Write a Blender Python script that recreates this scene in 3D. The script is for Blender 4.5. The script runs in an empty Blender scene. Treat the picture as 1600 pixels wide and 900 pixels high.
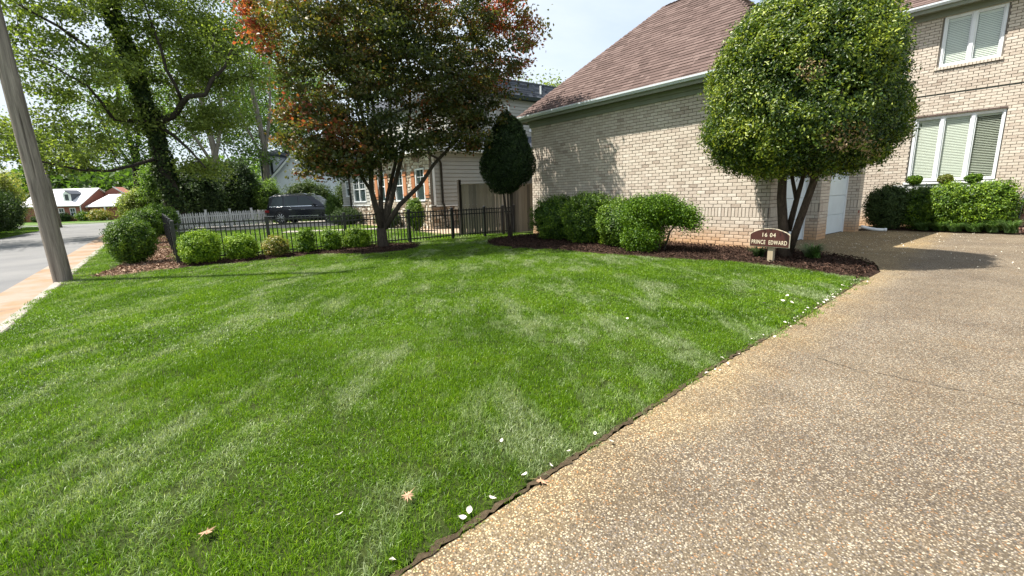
import bpy, bmesh, math, random
import numpy as np
from mathutils import Vector, Matrix
R = math.radians
random.seed(7); RNG = np.random.default_rng(7)
sc = bpy.context.scene
COL = sc.collection
# ------------------------------------------------------------------ camera
CAMZ = 1.42
cam = bpy.data.cameras.new('camera'); cam.lens = 36*710.24/1600; cam.sensor_width = 36
cam.clip_start = 0.05; cam.clip_end = 2000
co = bpy.data.objects.new('camera', cam); COL.objects.link(co)
co.matrix_world = Matrix(((0.7889, 0.1455, -0.5971, 0), (-0.6139, 0.1393, -0.7770, 0), (-0.0299, 0.9795, 0.1992, CAMZ), (0, 0, 0, 1)))
sc.camera = co
# ------------------------------------------------------------------ light
SUN_EL, SUN_AZ = R(61.5), R(53)          # azimuth: from +Y towards -X
wd = bpy.data.worlds.new('World'); sc.world = wd; wd.use_nodes = True
wn = wd.node_tree.nodes; bg = wn['Background']
sky = wn.new('ShaderNodeTexSky'); sky.sky_type = 'NISHITA'; sky.sun_disc = False
sky.sun_elevation = SUN_EL; sky.sun_rotation = -SUN_AZ
sky.air_density = 1.0; sky.dust_density = 1.5; sky.ozone_density = 1.0; sky.altitude = 50
# thin high cloud veil over the blue
wt = wd.node_tree; tcn = wn.new('ShaderNodeTexCoord'); cmp_ = wn.new('ShaderNodeMapping'); cmp_.inputs['Scale'].default_value = (1, 1, 2.6); cno = wn.new('ShaderNodeTexNoise')
cno.inputs['Scale'].default_value = 1.7; cno.inputs['Detail'].default_value = 6; cno.inputs['Roughness'].default_value = 0.6; cno.inputs['Distortion'].default_value = 0.4
wt.links.new(tcn.outputs['Generated'], cmp_.inputs[0]); wt.links.new(cmp_.outputs[0], cno.inputs[0]); crp = wn.new('ShaderNodeValToRGB')
crp.color_ramp.elements[0].position = 0.30; crp.color_ramp.elements[0].color = (0.50,)*3+(1,); crp.color_ramp.elements[1].position = 0.62; crp.color_ramp.elements[1].color = (0.93,)*3+(1,)
cmx = wn.new('ShaderNodeMix'); cmx.data_type = 'RGBA'; wt.links.new(cno.outputs['Fac'], crp.inputs[0]); wt.links.new(crp.outputs[0], cmx.inputs[0]); wt.links.new(sky.outputs[0], cmx.inputs[6]); cmx.inputs[7].default_value = (4.3, 4.75, 5.25, 1)
wt.links.new(cmx.outputs[2], bg.inputs[0]); bg.inputs[1].default_value = 0.10
sl = bpy.data.lights.new('sun', 'SUN'); sl.energy = 4.9; sl.angle = R(0.55); sl.color = (1.0, 0.95, 0.87)
so = bpy.data.objects.new('sun', sl); COL.objects.link(so)
Ldir = Vector((math.sin(SUN_AZ)*math.cos(SUN_EL), -math.cos(SUN_AZ)*math.cos(SUN_EL), -math.sin(SUN_EL)))
so.rotation_euler = Ldir.to_track_quat('-Z', 'Y').to_euler(); so.location = (-20, 15, 40)
sc.view_settings.view_transform = 'Standard'; sc.view_settings.look = 'None'
sc.view_settings.exposure = 1.15; sc.view_settings.gamma = 1; sc.view_settings.use_curve_mapping = False
sc.cycles.max_bounces = 6; sc.cycles.transparent_max_bounces = 8
sc.cycles.diffuse_bounces = 3; sc.cycles.glossy_bounces = 3; sc.cycles.transmission_bounces = 4

# ------------------------------------------------------------------ materials
def s2l(c):
    return tuple(((x/12.92) if x <= 0.04045 else ((x+0.055)/1.055)**2.4) for x in c)
def hexc(h):
    h = h.lstrip('#'); return s2l(tuple(int(h[i:i+2], 16)/255 for i in (0, 2, 4)))
class NT:
    def __init__(s, name):
        s.m = bpy.data.materials.new(name); s.m.use_nodes = True; s.t = s.m.node_tree
        s.b = s.t.nodes['Principled BSDF']; s.out = s.t.nodes['Material Output']
    def n(s, typ, **kw):
        nd = s.t.nodes.new(typ)
        for k, v in kw.items():
            if k.startswith('i_'):
                nd.inputs[k[2:].replace('_', ' ')].default_value = v
            else: setattr(nd, k, v)
        return nd
    def l(s, a, b): s.t.links.new(a, b)
    def ramp(s, fac, stops, interp='LINEAR'):
        r = s.n('ShaderNodeValToRGB'); cr = r.color_ramp; cr.interpolation = interp
        while len(cr.elements) < len(stops): cr.elements.new(0.5)
        for e, (p, c) in zip(cr.elements, stops):
            e.position = p; e.color = (c[0], c[1], c[2], 1) if not isinstance(c, (int, float)) else (c, c, c, 1)
        s.l(fac, r.inputs[0]); return r.outputs[0]
    def noise(s, scale, detail=4, vec=None, rough=0.55, dist=0):
        n = s.n('ShaderNodeTexNoise'); n.inputs['Scale'].default_value = scale; n.inputs['Detail'].default_value = detail
        n.inputs['Roughness'].default_value = rough; n.inputs['Distortion'].default_value = dist
        if vec is not None: s.l(vec, n.inputs['Vector'])
        return n.outputs['Fac']
    def pos(s, scale=None, rot=None):
        g = s.n('ShaderNodeNewGeometry').outputs['Position']
        if scale is None: return g
        mp = s.n('ShaderNodeMapping'); mp.inputs['Scale'].default_value = scale
        if rot: mp.inputs['Rotation'].default_value = rot
        s.l(g, mp.inputs['Vector']); return mp.outputs[0]
    def pos2(s, ang, scale):
        r = s.pos((1, 1, 1), (0, 0, ang)); mp = s.n('ShaderNodeMapping'); mp.inputs['Scale'].default_value = scale; s.l(r, mp.inputs['Vector']); return mp.outputs[0]
    def attr(s, name='tone'):
        a = s.n('ShaderNodeAttribute'); a.attribute_name = name; return a.outputs['Fac']
    def mix(s, fac, a, b, mode='MIX'):
        m = s.n('ShaderNodeMix', data_type='RGBA', blend_type=mode)
        for i, v in ((0, fac), (6, a), (7, b)):
            if isinstance(v, (int, float)): m.inputs[i].default_value = v
            elif isinstance(v, tuple): m.inputs[i].default_value = (*v[:3], 1)
            else: s.l(v, m.inputs[i])
        return m.outputs[2]
    def math(s, op, a, b=0.0, clamp=False):
        m = s.n('ShaderNodeMath', operation=op, use_clamp=clamp)
        for i, v in ((0, a), (1, b)):
            if isinstance(v, (int, float)): m.inputs[i].default_value = v
            else: s.l(v, m.inputs[i])
        return m.outputs[0]
    def bump(s, h, strength=0.3, dist=0.01):
        b = s.n('ShaderNodeBump'); b.inputs['Strength'].default_value = strength; b.inputs['Distance'].default_value = dist
        s.l(h, b.inputs['Height']); s.l(b.outputs[0], s.b.inputs['Normal'])
    def color(s, c):
        if isinstance(c, tuple): s.b.inputs['Base Color'].default_value = (*c[:3], 1)
        else: s.l(c, s.b.inputs['Base Color'])
    def rough(s, r): s.b.inputs['Roughness'].default_value = r
    def spec(s, r): s.b.inputs['Specular IOR Level'].default_value = r

def plain(name, c, rough=0.6, var=0.12, nscale=6, metal=0, bump=0.0, spec=0.5):
    m = NT(name); f = m.noise(nscale, 5, m.pos())
    lo = tuple(x*(1-var) for x in c); hi = tuple(min(1, x*(1+var)) for x in c)
    m.color(m.ramp(f, [(0.3, lo), (0.7, hi)])); m.rough(rough); m.b.inputs['Metallic'].default_value = metal; m.spec(spec)
    if bump: m.bump(m.noise(nscale*12, 4, m.pos()), bump, 0.005)
    return m.m

def leaf_mat(name, stops, trans=0.35, rough=0.45, nscale=1.2, namp=0.25, spec=0.5, tcol=(1.25, 1.35, 0.55)):
    m = NT(name); t = m.attr(); n = m.noise(nscale, 3, m.pos())
    f = m.math('ADD', t, m.math('MULTIPLY', m.math('SUBTRACT', n, 0.5), namp*2), True)
    c = m.ramp(f, stops); m.color(c); m.rough(rough); m.spec(spec)
    tr = m.n('ShaderNodeBsdfTranslucent'); m.l(m.mix(1.0, c, tcol, 'MULTIPLY'), tr.inputs[0])
    mx = m.n('ShaderNodeMixShader'); mx.inputs[0].default_value = trans
    m.l(m.b.outputs[0], mx.inputs[1]); m.l(tr.outputs[0], mx.inputs[2]); m.l(mx.outputs[0], m.out.inputs[0])
    return m.m

def brick_mat():
    m = NT('tumbled_brick'); t = m.attr(); p = m.pos()
    base = m.ramp(t, [(0.0, (0.24, 0.18, 0.14)), (0.12, (0.36, 0.285, 0.22)), (0.3, (0.46, 0.38, 0.305)), (0.5, (0.53, 0.455, 0.37)), (0.75, (0.58, 0.51, 0.42)), (1.0, (0.64, 0.58, 0.49))])
    fine = m.noise(38, 5, p, 0.7)
    c = m.mix(m.ramp(fine, [(0.42, 0.0), (0.62, 0.55)]), base, (0.62, 0.56, 0.48))
    c = m.mix(m.ramp(m.noise(24, 4, m.pos((1, 1, 1.7)), 0.7), [(0.56, 0.0), (0.72, 0.6)]), c, (0.20, 0.16, 0.13))
    big = m.noise(0.7, 3, p); c = m.mix(m.ramp(big, [(0.35, 0.0), (0.75, 0.18)]), c, (0.36, 0.31, 0.25))
    sx = m.n('ShaderNodeSeparateXYZ'); m.l(p, sx.inputs[0])
    h = m.math('ADD', sx.outputs[2], m.math('MULTIPLY', m.noise(1.6, 3, p), 0.35))
    st = m.ramp(h, [(0.25, 0.72), (0.78, 0.0)])
    c = m.mix(st, c, (0.55, 0.30, 0.13), 'MIX')
    m.color(c); m.rough(0.9); m.spec(0.2); m.bump(m.noise(60, 5, p, 0.7), 0.5, 0.004); return m.m

def drive_mat():
    m = NT('exposed_aggregate'); p = m.pos()
    v = m.n('ShaderNodeTexVoronoi'); v.inputs['Scale'].default_value = 112; v.inputs['Randomness'].default_value = 1
    wr = m.n('ShaderNodeVectorMath', operation='ADD'); nv = m.n('ShaderNodeTexNoise'); nv.inputs['Scale'].default_value = 60
    m.l(p, nv.inputs['Vector']); sc2 = m.n('ShaderNodeVectorMath', operation='SCALE'); m.l(nv.outputs['Color'], sc2.inputs[0]); sc2.inputs[3].default_value = 0.006
    m.l(p, wr.inputs[0]); m.l(sc2.outputs[0], wr.inputs[1]); m.l(wr.outputs[0], v.inputs['Vector'])
    sep = m.n('ShaderNodeSeparateColor'); m.l(v.outputs['Color'], sep.inputs[0])
    peb = m.ramp(sep.outputs[0], [(0, hexc('4e473e')), (0.18, hexc('776c5d')), (0.36, hexc('8c7f6b')), (0.52, hexc('a89d89')), (0.66, hexc('79726a')), (0.80, hexc('aca290')), (0.89, hexc('94704c')), (0.95, hexc('bfb5a0')), (0.97, hexc('625f5c'))], 'CONSTANT')
    gap = m.ramp(v.outputs['Distance'], [(0.38, 0.0), (0.62, 1.0)])
    big = m.noise(0.55, 5, p, 0.6)
    mort = m.ramp(big, [(0.35, hexc('6a5e4b')), (0.7, hexc('4e453a'))])
    c = m.mix(gap, peb, mort)
    dirt = m.ramp(m.noise(1.3, 6, p, 0.65), [(0.35, 0.0), (0.70, 0.6)])
    c = m.mix(dirt, c, m.mix(1.0, c, (0.50, 0.45, 0.40), 'MULTIPLY'))
    # pale clean band along the lawn edge and orange algae patches
    sx = m.n('ShaderNodeSeparateXYZ'); m.l(p, sx.inputs[0])
    d = m.math('SUBTRACT', m.math('ADD', m.math('MULTIPLY', sx.outputs[0], 0.0835), 1.50), sx.outputs[1])
    d = m.math('ADD', d, m.math('MULTIPLY', m.math('SUBTRACT', m.noise(1.7, 4, p), 0.5), 0.7))
    band = m.ramp(d, [(0.0, 0.95), (0.55, 0.0)])
    c = m.mix(band, c, m.mix(1.0, c, (1.50, 1.38, 1.05), 'MULTIPLY'))
    orange = m.ramp(m.noise(2.3, 5, p), [(0.55, 0.0), (0.75, 0.45)])
    c = m.mix(orange, c, m.mix(1.0, c, (1.12, 1.0, 0.82), 'MULTIPLY'))
    far = m.ramp(sx.outputs[0], [(0.0, 0.0), (1.0, 0.0)])
    m.color(c); m.rough(0.8); m.spec(0.3)
    inv = m.math('SUBTRACT', 1.0, v.outputs['Distance']); m.bump(inv, 0.85, 0.006); return m.m

def soil_mat(name, a, b, scale=14):
    m = NT(name); f = m.noise(scale, 6, m.pos(), 0.7); m.color(m.ramp(f, [(0.3, a), (0.7, b)])); m.rough(0.95); m.spec(0.1)
    m.bump(m.noise(scale*4, 5, m.pos(), 0.7), 0.8, 0.02); return m.m

def grass_mat():
    m = NT('turf_blade'); t = m.attr(); p = m.pos()
    patch = m.noise(1.0, 4, m.pos((0.9, 0.9, 0)), 0.6)
    f = m.math('ADD', m.math('MULTIPLY', t, 0.75), m.math('MULTIPLY', m.math('SUBTRACT', patch, 0.38), 0.8), True)
    c = m.ramp(f, [(0.0, (0.024, 0.060, 0.003)), (0.3, (0.082, 0.168, 0.006)), (0.6, (0.165, 0.295, 0.009)), (0.85, (0.29, 0.42, 0.02)), (0.97, (0.36, 0.38, 0.10)), (1, (0.42, 0.36, 0.18))])
    # sheen of blades laid over by mowing, painted as pale blue-green streaks
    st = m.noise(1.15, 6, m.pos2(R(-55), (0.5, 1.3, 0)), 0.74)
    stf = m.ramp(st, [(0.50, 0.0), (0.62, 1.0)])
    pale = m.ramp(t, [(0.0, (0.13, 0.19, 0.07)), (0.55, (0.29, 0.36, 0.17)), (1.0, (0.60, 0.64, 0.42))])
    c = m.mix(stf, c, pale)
    yl = m.ramp(m.noise(1.5, 4, m.pos((1, 1, 0)), 0.6), [(0.62, 0.0), (0.76, 0.6)])
    c = m.mix(yl, c, (0.21, 0.26, 0.035))
    m.color(c); m.rough(0.42); m.spec(0.45)
    tr = m.n('ShaderNodeBsdfTranslucent'); m.l(m.mix(1.0, c, (1.25, 1.35, 0.5), 'MULTIPLY'), tr.inputs[0])
    mx = m.n('ShaderNodeMixShader'); mx.inputs[0].default_value = 0.38
    m.l(m.b.outputs[0], mx.inputs[1]); m.l(tr.outputs[0], mx.inputs[2]); m.l(mx.outputs[0], m.out.inputs[0]); return m.m

def bark_mat(name, a, b, zs=0.25, scale=14):
    m = NT(name); p = m.pos((1, 1, zs)); f = m.noise(scale, 6, p, 0.7, 0.5)
    m.color(m.ramp(f, [(0.3, a), (0.7, b)])); m.rough(0.9); m.spec(0.2); m.bump(f, 1.0, 0.03); return m.m

def asphalt_mat():
    m = NT('asphalt'); p = m.pos(); f = m.noise(90, 3, p); g = m.noise(0.5, 5, p)
    c = m.mix(m.ramp(g, [(0.3, 0.0), (0.75, 0.8)]), m.ramp(f, [(0.3, (0.085, 0.085, 0.088)), (0.7, (0.14, 0.14, 0.14))]), (0.19, 0.185, 0.175))
    m.color(c); m.rough(0.85); m.bump(f, 0.4, 0.005); return m.m
def gutter_mat():
    m = NT('stained_concrete'); p = m.pos(); f = m.noise(1.1, 6, p, 0.65); g = m.noise(45, 3, p)
    c = m.ramp(f, [(0.3, (0.30, 0.25, 0.20)), (0.46, (0.26, 0.20, 0.15)), (0.58, (0.27, 0.16, 0.08)), (0.72, (0.13, 0.10, 0.075))])
    c = m.mix(m.ramp(g, [(0.35, 0.35), (0.6, 0.0)]), c, (0.18, 0.14, 0.11)); m.color(c); m.rough(0.9); m.bump(g, 0.4, 0.005); return m.m
def shingle_mat(name, stops):
    m = NT(name); t = m.attr(); c = m.ramp(t, stops); g = m.noise(160, 2, m.pos())
    c = m.mix(m.ramp(g, [(0.35, 0.35), (0.65, 0.0)]), c, (0.06, 0.04, 0.04)); m.color(c); m.rough(0.95); m.spec(0.15); m.bump(g, 0.4, 0.003); return m.m
def wood_mat(name, stops, zs=(14, 14, 0.8)):
    m = NT(name); f = m.noise(2.2, 6, m.pos(zs), 0.65); t = m.attr()
    v = m.math('ADD', m.math('MULTIPLY', f, 0.6), m.math('MULTIPLY', t, 0.5), True)
    m.color(m.ramp(v, stops)); m.rough(0.8); m.spec(0.2); m.bump(f, 0.5, 0.006); return m.m
def glass_mat(name, tint=(0.02, 0.03, 0.03), alpha=0.75):
    # clear pane: mostly see-through with sky reflection
    m = NT(name); tr = m.n('ShaderNodeBsdfTransparent'); tr.inputs[0].default_value = (alpha, alpha*1.02, alpha, 1)
    gl = m.n('ShaderNodeBsdfGlossy'); gl.inputs['Roughness'].default_value = 0.03
    fr = m.n('ShaderNodeLayerWeight'); fr.inputs[0].default_value = 0.5
    mx = m.n('ShaderNodeMixShader'); m.l(m.math('ADD', m.math('MULTIPLY', m.math('POWER', fr.outputs['Facing'], 4.0), 0.6), 0.045), mx.inputs[0]); m.l(tr.outputs[0], mx.inputs[1]); m.l(gl.outputs[0], mx.inputs[2])
    m.l(mx.outputs[0], m.out.inputs[0]); return m.m
def dark_glass(name, c=(0.02, 0.028, 0.035)):
    m = NT(name); m.color(c); m.rough(0.08); m.spec(0.4); return m.m
def metal_paint(name, c, rough=0.3):
    m = NT(name); m.color(c); m.rough(rough); m.b.inputs['Coat Weight'].default_value = 0.25; m.b.inputs['Coat Roughness'].default_value = 0.05; return m.m

M = {}
M['brick'] = brick_mat()
M['mortar'] = plain('mortar', (0.17, 0.148, 0.122), 0.95, 0.2, 30, bump=0.5)
M['drive'] = drive_mat()
M['asphalt'] = asphalt_mat(); M['gutter'] = gutter_mat()
M['concrete'] = plain('concrete', (0.27, 0.245, 0.21), 0.9, 0.25, 5, bump=0.4)
M['lawn'] = soil_mat('thatch', (0.022, 0.032, 0.008), (0.045, 0.062, 0.014), 12)
M['groundgreen'] = soil_mat('rough_grass_ground', (0.05, 0.10, 0.02), (0.12, 0.19, 0.045), 3)
M['mulch'] = soil_mat('dark_mulch', (0.018, 0.011, 0.008), (0.06, 0.036, 0.025), 20)
M['litter'] = soil_mat('leaf_litter', (0.10, 0.06, 0.04), (0.27, 0.18, 0.12), 16)
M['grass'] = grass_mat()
M['trim_green'] = plain('sage_trim', (0.20, 0.215, 0.16), 0.6, 0.08, 3)
M['trim_white'] = plain('white_trim', (0.74, 0.76, 0.76), 0.45, 0.05, 4)
M['gutter_metal'] = plain('pale_gutter_metal', (0.62, 0.68, 0.70), 0.3, 0.08, 3, 0.1)
M['door_white'] = plain('pale_garage_door', (0.70, 0.77, 0.80), 0.4, 0.05, 2)
M['blind'] = leaf_mat('blind_slat', [(0, (0.84, 0.86, 0.78)), (1, (0.84, 0.86, 0.78))], 0.35, 0.5, tcol=(1, 1, .95))
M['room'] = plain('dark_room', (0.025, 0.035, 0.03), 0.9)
M['room2'] = plain('interior_wall', (0.16, 0.16, 0.13), 0.9)
M['glass'] = glass_mat('window_glass', alpha=0.985)
M['dglass'] = dark_glass('dark_pane', (0.03, 0.045, 0.045))
M['shingle'] = shingle_mat('rust_brown_shingle', [(0, (0.100, 0.070, 0.060)), (0.5, (0.132, 0.092, 0.080)), (1, (0.175, 0.126, 0.110))])
M['slate'] = shingle_mat('slate_shingle', [(0, (0.05, 0.06, 0.075)), (0.5, (0.09, 0.105, 0.125)), (1, (0.15, 0.165, 0.19))])
M['pale_roof'] = plain('pale_grey_shingle', (0.66, 0.65, 0.66), 0.9, 0.1, 2)
M['black'] = metal_paint('black_iron', (0.012, 0.012, 0.013), 0.4)
M['pole'] = bark_mat('weathered_pole', (0.075, 0.062, 0.050), (0.36, 0.315, 0.265), 0.045, 20)
M['bark_grey'] = bark_mat('grey_brown_bark', (0.030, 0.024, 0.018), (0.095, 0.076, 0.058), 0.3, 14)
M['bark_dark'] = bark_mat('dark_bark', (0.018, 0.015, 0.012), (0.06, 0.05, 0.038), 0.3, 8)
M['bark_holly'] = bark_mat('brown_holly_bark', (0.028, 0.020, 0.014), (0.095, 0.068, 0.048), 0.35, 18)
M['wood_fence'] = wood_mat('weathered_cedar', [(0.1, (0.10, 0.085, 0.07)), (0.45, (0.27, 0.23, 0.19)), (0.7, (0.40, 0.33, 0.26)), (1, (0.52, 0.45, 0.37))])
M['picket'] = wood_mat('old_white_paint', [(0.1, (0.32, 0.31, 0.29)), (0.5, (0.58, 0.57, 0.54)), (1, (0.72, 0.71, 0.68))])
M['shutter'] = wood_mat('orange_cedar', [(0.1, (0.23, 0.09, 0.04)), (0.5, (0.42, 0.18, 0.085)), (1, (0.52, 0.25, 0.13))])
M['post_wood'] = wood_mat('tan_post', [(0.1, (0.22, 0.18, 0.12)), (0.6, (0.38, 0.31, 0.21)), (1, (0.46, 0.38, 0.27))])
M['siding_grey'] = plain('grey_siding', (0.33, 0.325, 0.29), 0.6, 0.05, 2)
M['siding_white'] = plain('white_siding', (0.70, 0.73, 0.78), 0.6, 0.05, 2)
M['sign_maroon'] = plain('maroon_sign', (0.060, 0.018, 0.014), 0.4, 0.12, 10)
M['sign_cream'] = plain('cream_lettering', (0.66, 0.58, 0.42), 0.5, 0.05, 10)
M['red_brick'] = plain('red_brick', (0.30, 0.12, 0.085), 0.9, 0.3, 30)
M['step_brick'] = shingle_mat('weathered_red_brick', [(0, (0.20, 0.10, 0.075)), (0.5, (0.32, 0.17, 0.12)), (1, (0.42, 0.28, 0.21))])
M['carpaint'] = metal_paint('black_car_paint', (0.006, 0.008, 0.014), 0.2)
M['carwhite'] = metal_paint('white_car_paint', (0.62, 0.66, 0.72), 0.25)
M['chrome'] = plain('chrome', (0.75, 0.77, 0.80), 0.18, 0.03, 2, 1.0)
M['rubber'] = plain('tyre_rubber', (0.018, 0.018, 0.018), 0.85)
M['taillight'] = plain('red_lens', (0.22, 0.01, 0.01), 0.15)
M['petal'] = plain('fallen_petal', (0.62, 0.57, 0.47), 0.6, 0.2, 60)
M['dry_leaf'] = plain('dry_leaf', (0.42, 0.25, 0.15), 0.7, 0.3, 60)
M['edge_soil'] = soil_mat('edge_soil', (0.045, 0.033, 0.02), (0.12, 0.09, 0.055), 30)
M['crack'] = plain('crack_dirt', (0.035, 0.028, 0.02), 1.0)
M['pad'] = plain('bare_dirt', (0.36, 0.27, 0.19), 0.95, 0.25, 4, bump=0.5)
def stone_mat():
    m = NT('field_stone'); t = m.attr(); c = m.ramp(t, [(0, (0.16, 0.11, 0.075)), (0.25, (0.30, 0.22, 0.15)), (0.5, (0.42, 0.35, 0.26)), (0.75, (0.50, 0.44, 0.36)), (1, (0.62, 0.58, 0.50))])
    m.color(c); m.rough(0.9); m.bump(m.noise(30, 5, m.pos(), 0.7), 0.7, 0.01); return m.m
M['stone'] = stone_mat()
def chips_mat(name, stops):
    m = NT(name); m.color(m.ramp(m.attr(), stops)); m.rough(0.9); m.spec(0.15); return m.m
M['mulch_chip'] = chips_mat('mulch_chip', [(0, (0.014, 0.008, 0.006)), (0.6, (0.055, 0.030, 0.020)), (1, (0.12, 0.07, 0.05))])
M['litter_chip'] = chips_mat('litter_chip', [(0, (0.09, 0.05, 0.03)), (0.5, (0.26, 0.16, 0.11)), (1, (0.48, 0.36, 0.26))])
# foliage
M['lf_holly'] = leaf_mat('holly_leaf', [(0, (0.014, 0.036, 0.010)), (0.35, (0.045, 0.090, 0.016)), (0.6, (0.15, 0.21, 0.024)), (0.86, (0.34, 0.39, 0.04)), (0.93, (0.38, 0.40, 0.06)), (0.97, (0.33, 0.21, 0.10)), (1, (0.40, 0.28, 0.16))], 0.28, 0.40, 2.0, 0.16, 0.4)
M['lf_box'] = leaf_mat('boxwood_leaf', [(0, (0.010, 0.030, 0.004)), (0.4, (0.032, 0.078, 0.007)), (0.75, (0.11, 0.20, 0.011)), (1, (0.24, 0.35, 0.02))], 0.20, 0.45, 3.0, 0.16, 0.35)
M['lf_boxlime'] = leaf_mat('lime_leaf', [(0, (0.014, 0.042, 0.004)), (0.35, (0.055, 0.125, 0.006)), (0.7, (0.165, 0.28, 0.010)), (1, (0.32, 0.44, 0.02))], 0.20, 0.5, 3.0, 0.16, 0.3)
M['lf_yellowing'] = leaf_mat('yellowing_leaf', [(0, (0.05, 0.07, 0.01)), (0.4, (0.16, 0.20, 0.03)), (0.75, (0.30, 0.26, 0.05)), (1, (0.42, 0.24, 0.08))], 0.35, 0.45, 4.0, 0.2)
M['lf_dark'] = leaf_mat('dark_evergreen_leaf', [(0, (0.010, 0.022, 0.009)), (0.5, (0.030, 0.056, 0.018)), (1, (0.080, 0.125, 0.036))], 0.25, 0.55, 2.0, 0.15, 0.22)
M['lf_maple'] = leaf_mat('bronze_maple_leaf', [(0, (0.026, 0.044, 0.016)), (0.35, (0.055, 0.080, 0.022)), (0.58, (0.105, 0.115, 0.028)), (0.72, (0.16, 0.105, 0.032)), (0.84, (0.27, 0.080, 0.042)), (1, (0.42, 0.10, 0.07))], 0.45, 0.45, 0.7, 0.24, 0.5, (1.35, 1.25, 0.55))
M['lf_oak'] = leaf_mat('spring_oak_leaf', [(0, (0.065, 0.095, 0.022)), (0.4, (0.15, 0.205, 0.042)), (0.75, (0.26, 0.32, 0.075)), (1, (0.40, 0.44, 0.15))], 0.48, 0.55, 0.25, 0.2, 0.4, (1.25, 1.3, 0.55))
M['lf_green'] = leaf_mat('fresh_green_leaf', [(0, (0.040, 0.075, 0.018)), (0.5, (0.105, 0.18, 0.036)), (1, (0.24, 0.34, 0.075))], 0.48, 0.55, 0.3, 0.2, 0.4, (1.2, 1.3, 0.5))
M['lf_pale'] = leaf_mat('pale_yellow_leaf', [(0, (0.10, 0.13, 0.03)), (0.5, (0.24, 0.27, 0.07)), (1, (0.46, 0.42, 0.18))], 0.5, 0.5, 0.5, 0.2)
M['lf_ivy'] = leaf_mat('ivy_leaf', [(0, (0.014, 0.030, 0.010)), (0.5, (0.038, 0.068, 0.020)), (1, (0.10, 0.14, 0.035))], 0.25, 0.55, 1.5, 0.2, 0.22)
M['lf_red'] = leaf_mat('red_azalea', [(0, (0.18, 0.01, 0.02)), (1, (0.42, 0.04, 0.07))], 0.3, 0.5)
M['lf_strap'] = leaf_mat('strap_leaf', [(0, (0.03, 0.07, 0.015)), (0.6, (0.09, 0.18, 0.04)), (1, (0.24, 0.34, 0.15))], 0.3, 0.35, 3, 0.15)

# ------------------------------------------------------------------ object helpers
WL = {}                                   # world location of every created object
def tagit(o, label=None, cat=None, group=None, kind=None):
    if label: o['label'] = label
    if cat: o['category'] = cat
    if group: o['group'] = group
    if kind: o['kind'] = kind
    return o
def thing(name, loc, label, cat, group=None):
    o = bpy.data.objects.new(name, None); o.empty_display_size = 0.2; o.location = loc; COL.objects.link(o)
    WL[o.name] = np.array(loc, float); return tagit(o, label, cat, group)
def link(name, me, parent=None, loc=None, rot=None):
    """mesh vertices in me are relative to loc (world)"""
    o = bpy.data.objects.new(name, me); COL.objects.link(o)
    loc = np.array(loc if loc is not None else (0, 0, 0), float)
    pl = np.zeros(3)
    if parent is not None: o.parent = parent; pl = WL[parent.name]
    o.location = tuple(loc-pl); WL[o.name] = loc
    if rot is not None: o.rotation_euler = rot
    return o
def mesh_np(name, verts, faces_flat, nper, mats, tone=None, smooth=False, midx=None):
    me = bpy.data.meshes.new(name); nv = len(verts); nf = len(faces_flat)//nper
    me.vertices.add(nv); me.vertices.foreach_set('co', np.asarray(verts, np.float32).ravel())
    me.loops.add(nf*nper); me.loops.foreach_set('vertex_index', np.asarray(faces_flat, np.int32).ravel())
    me.polygons.add(nf); me.polygons.foreach_set('loop_start', np.arange(0, nf*nper, nper, dtype=np.int32))
    me.polygons.foreach_set('loop_total', np.full(nf, nper, np.int32))
    if smooth: me.polygons.foreach_set('use_smooth', np.ones(nf, bool))
    for m in (mats if isinstance(mats, (list, tuple)) else [mats]): me.materials.append(m)
    if midx is not None: me.polygons.foreach_set('material_index', np.asarray(midx, np.int32))
    if tone is not None:
        a = me.attributes.new('tone', 'FLOAT', 'POINT'); a.data.foreach_set('value', np.asarray(tone, np.float32))
    me.update(); me.validate(); return me

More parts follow.
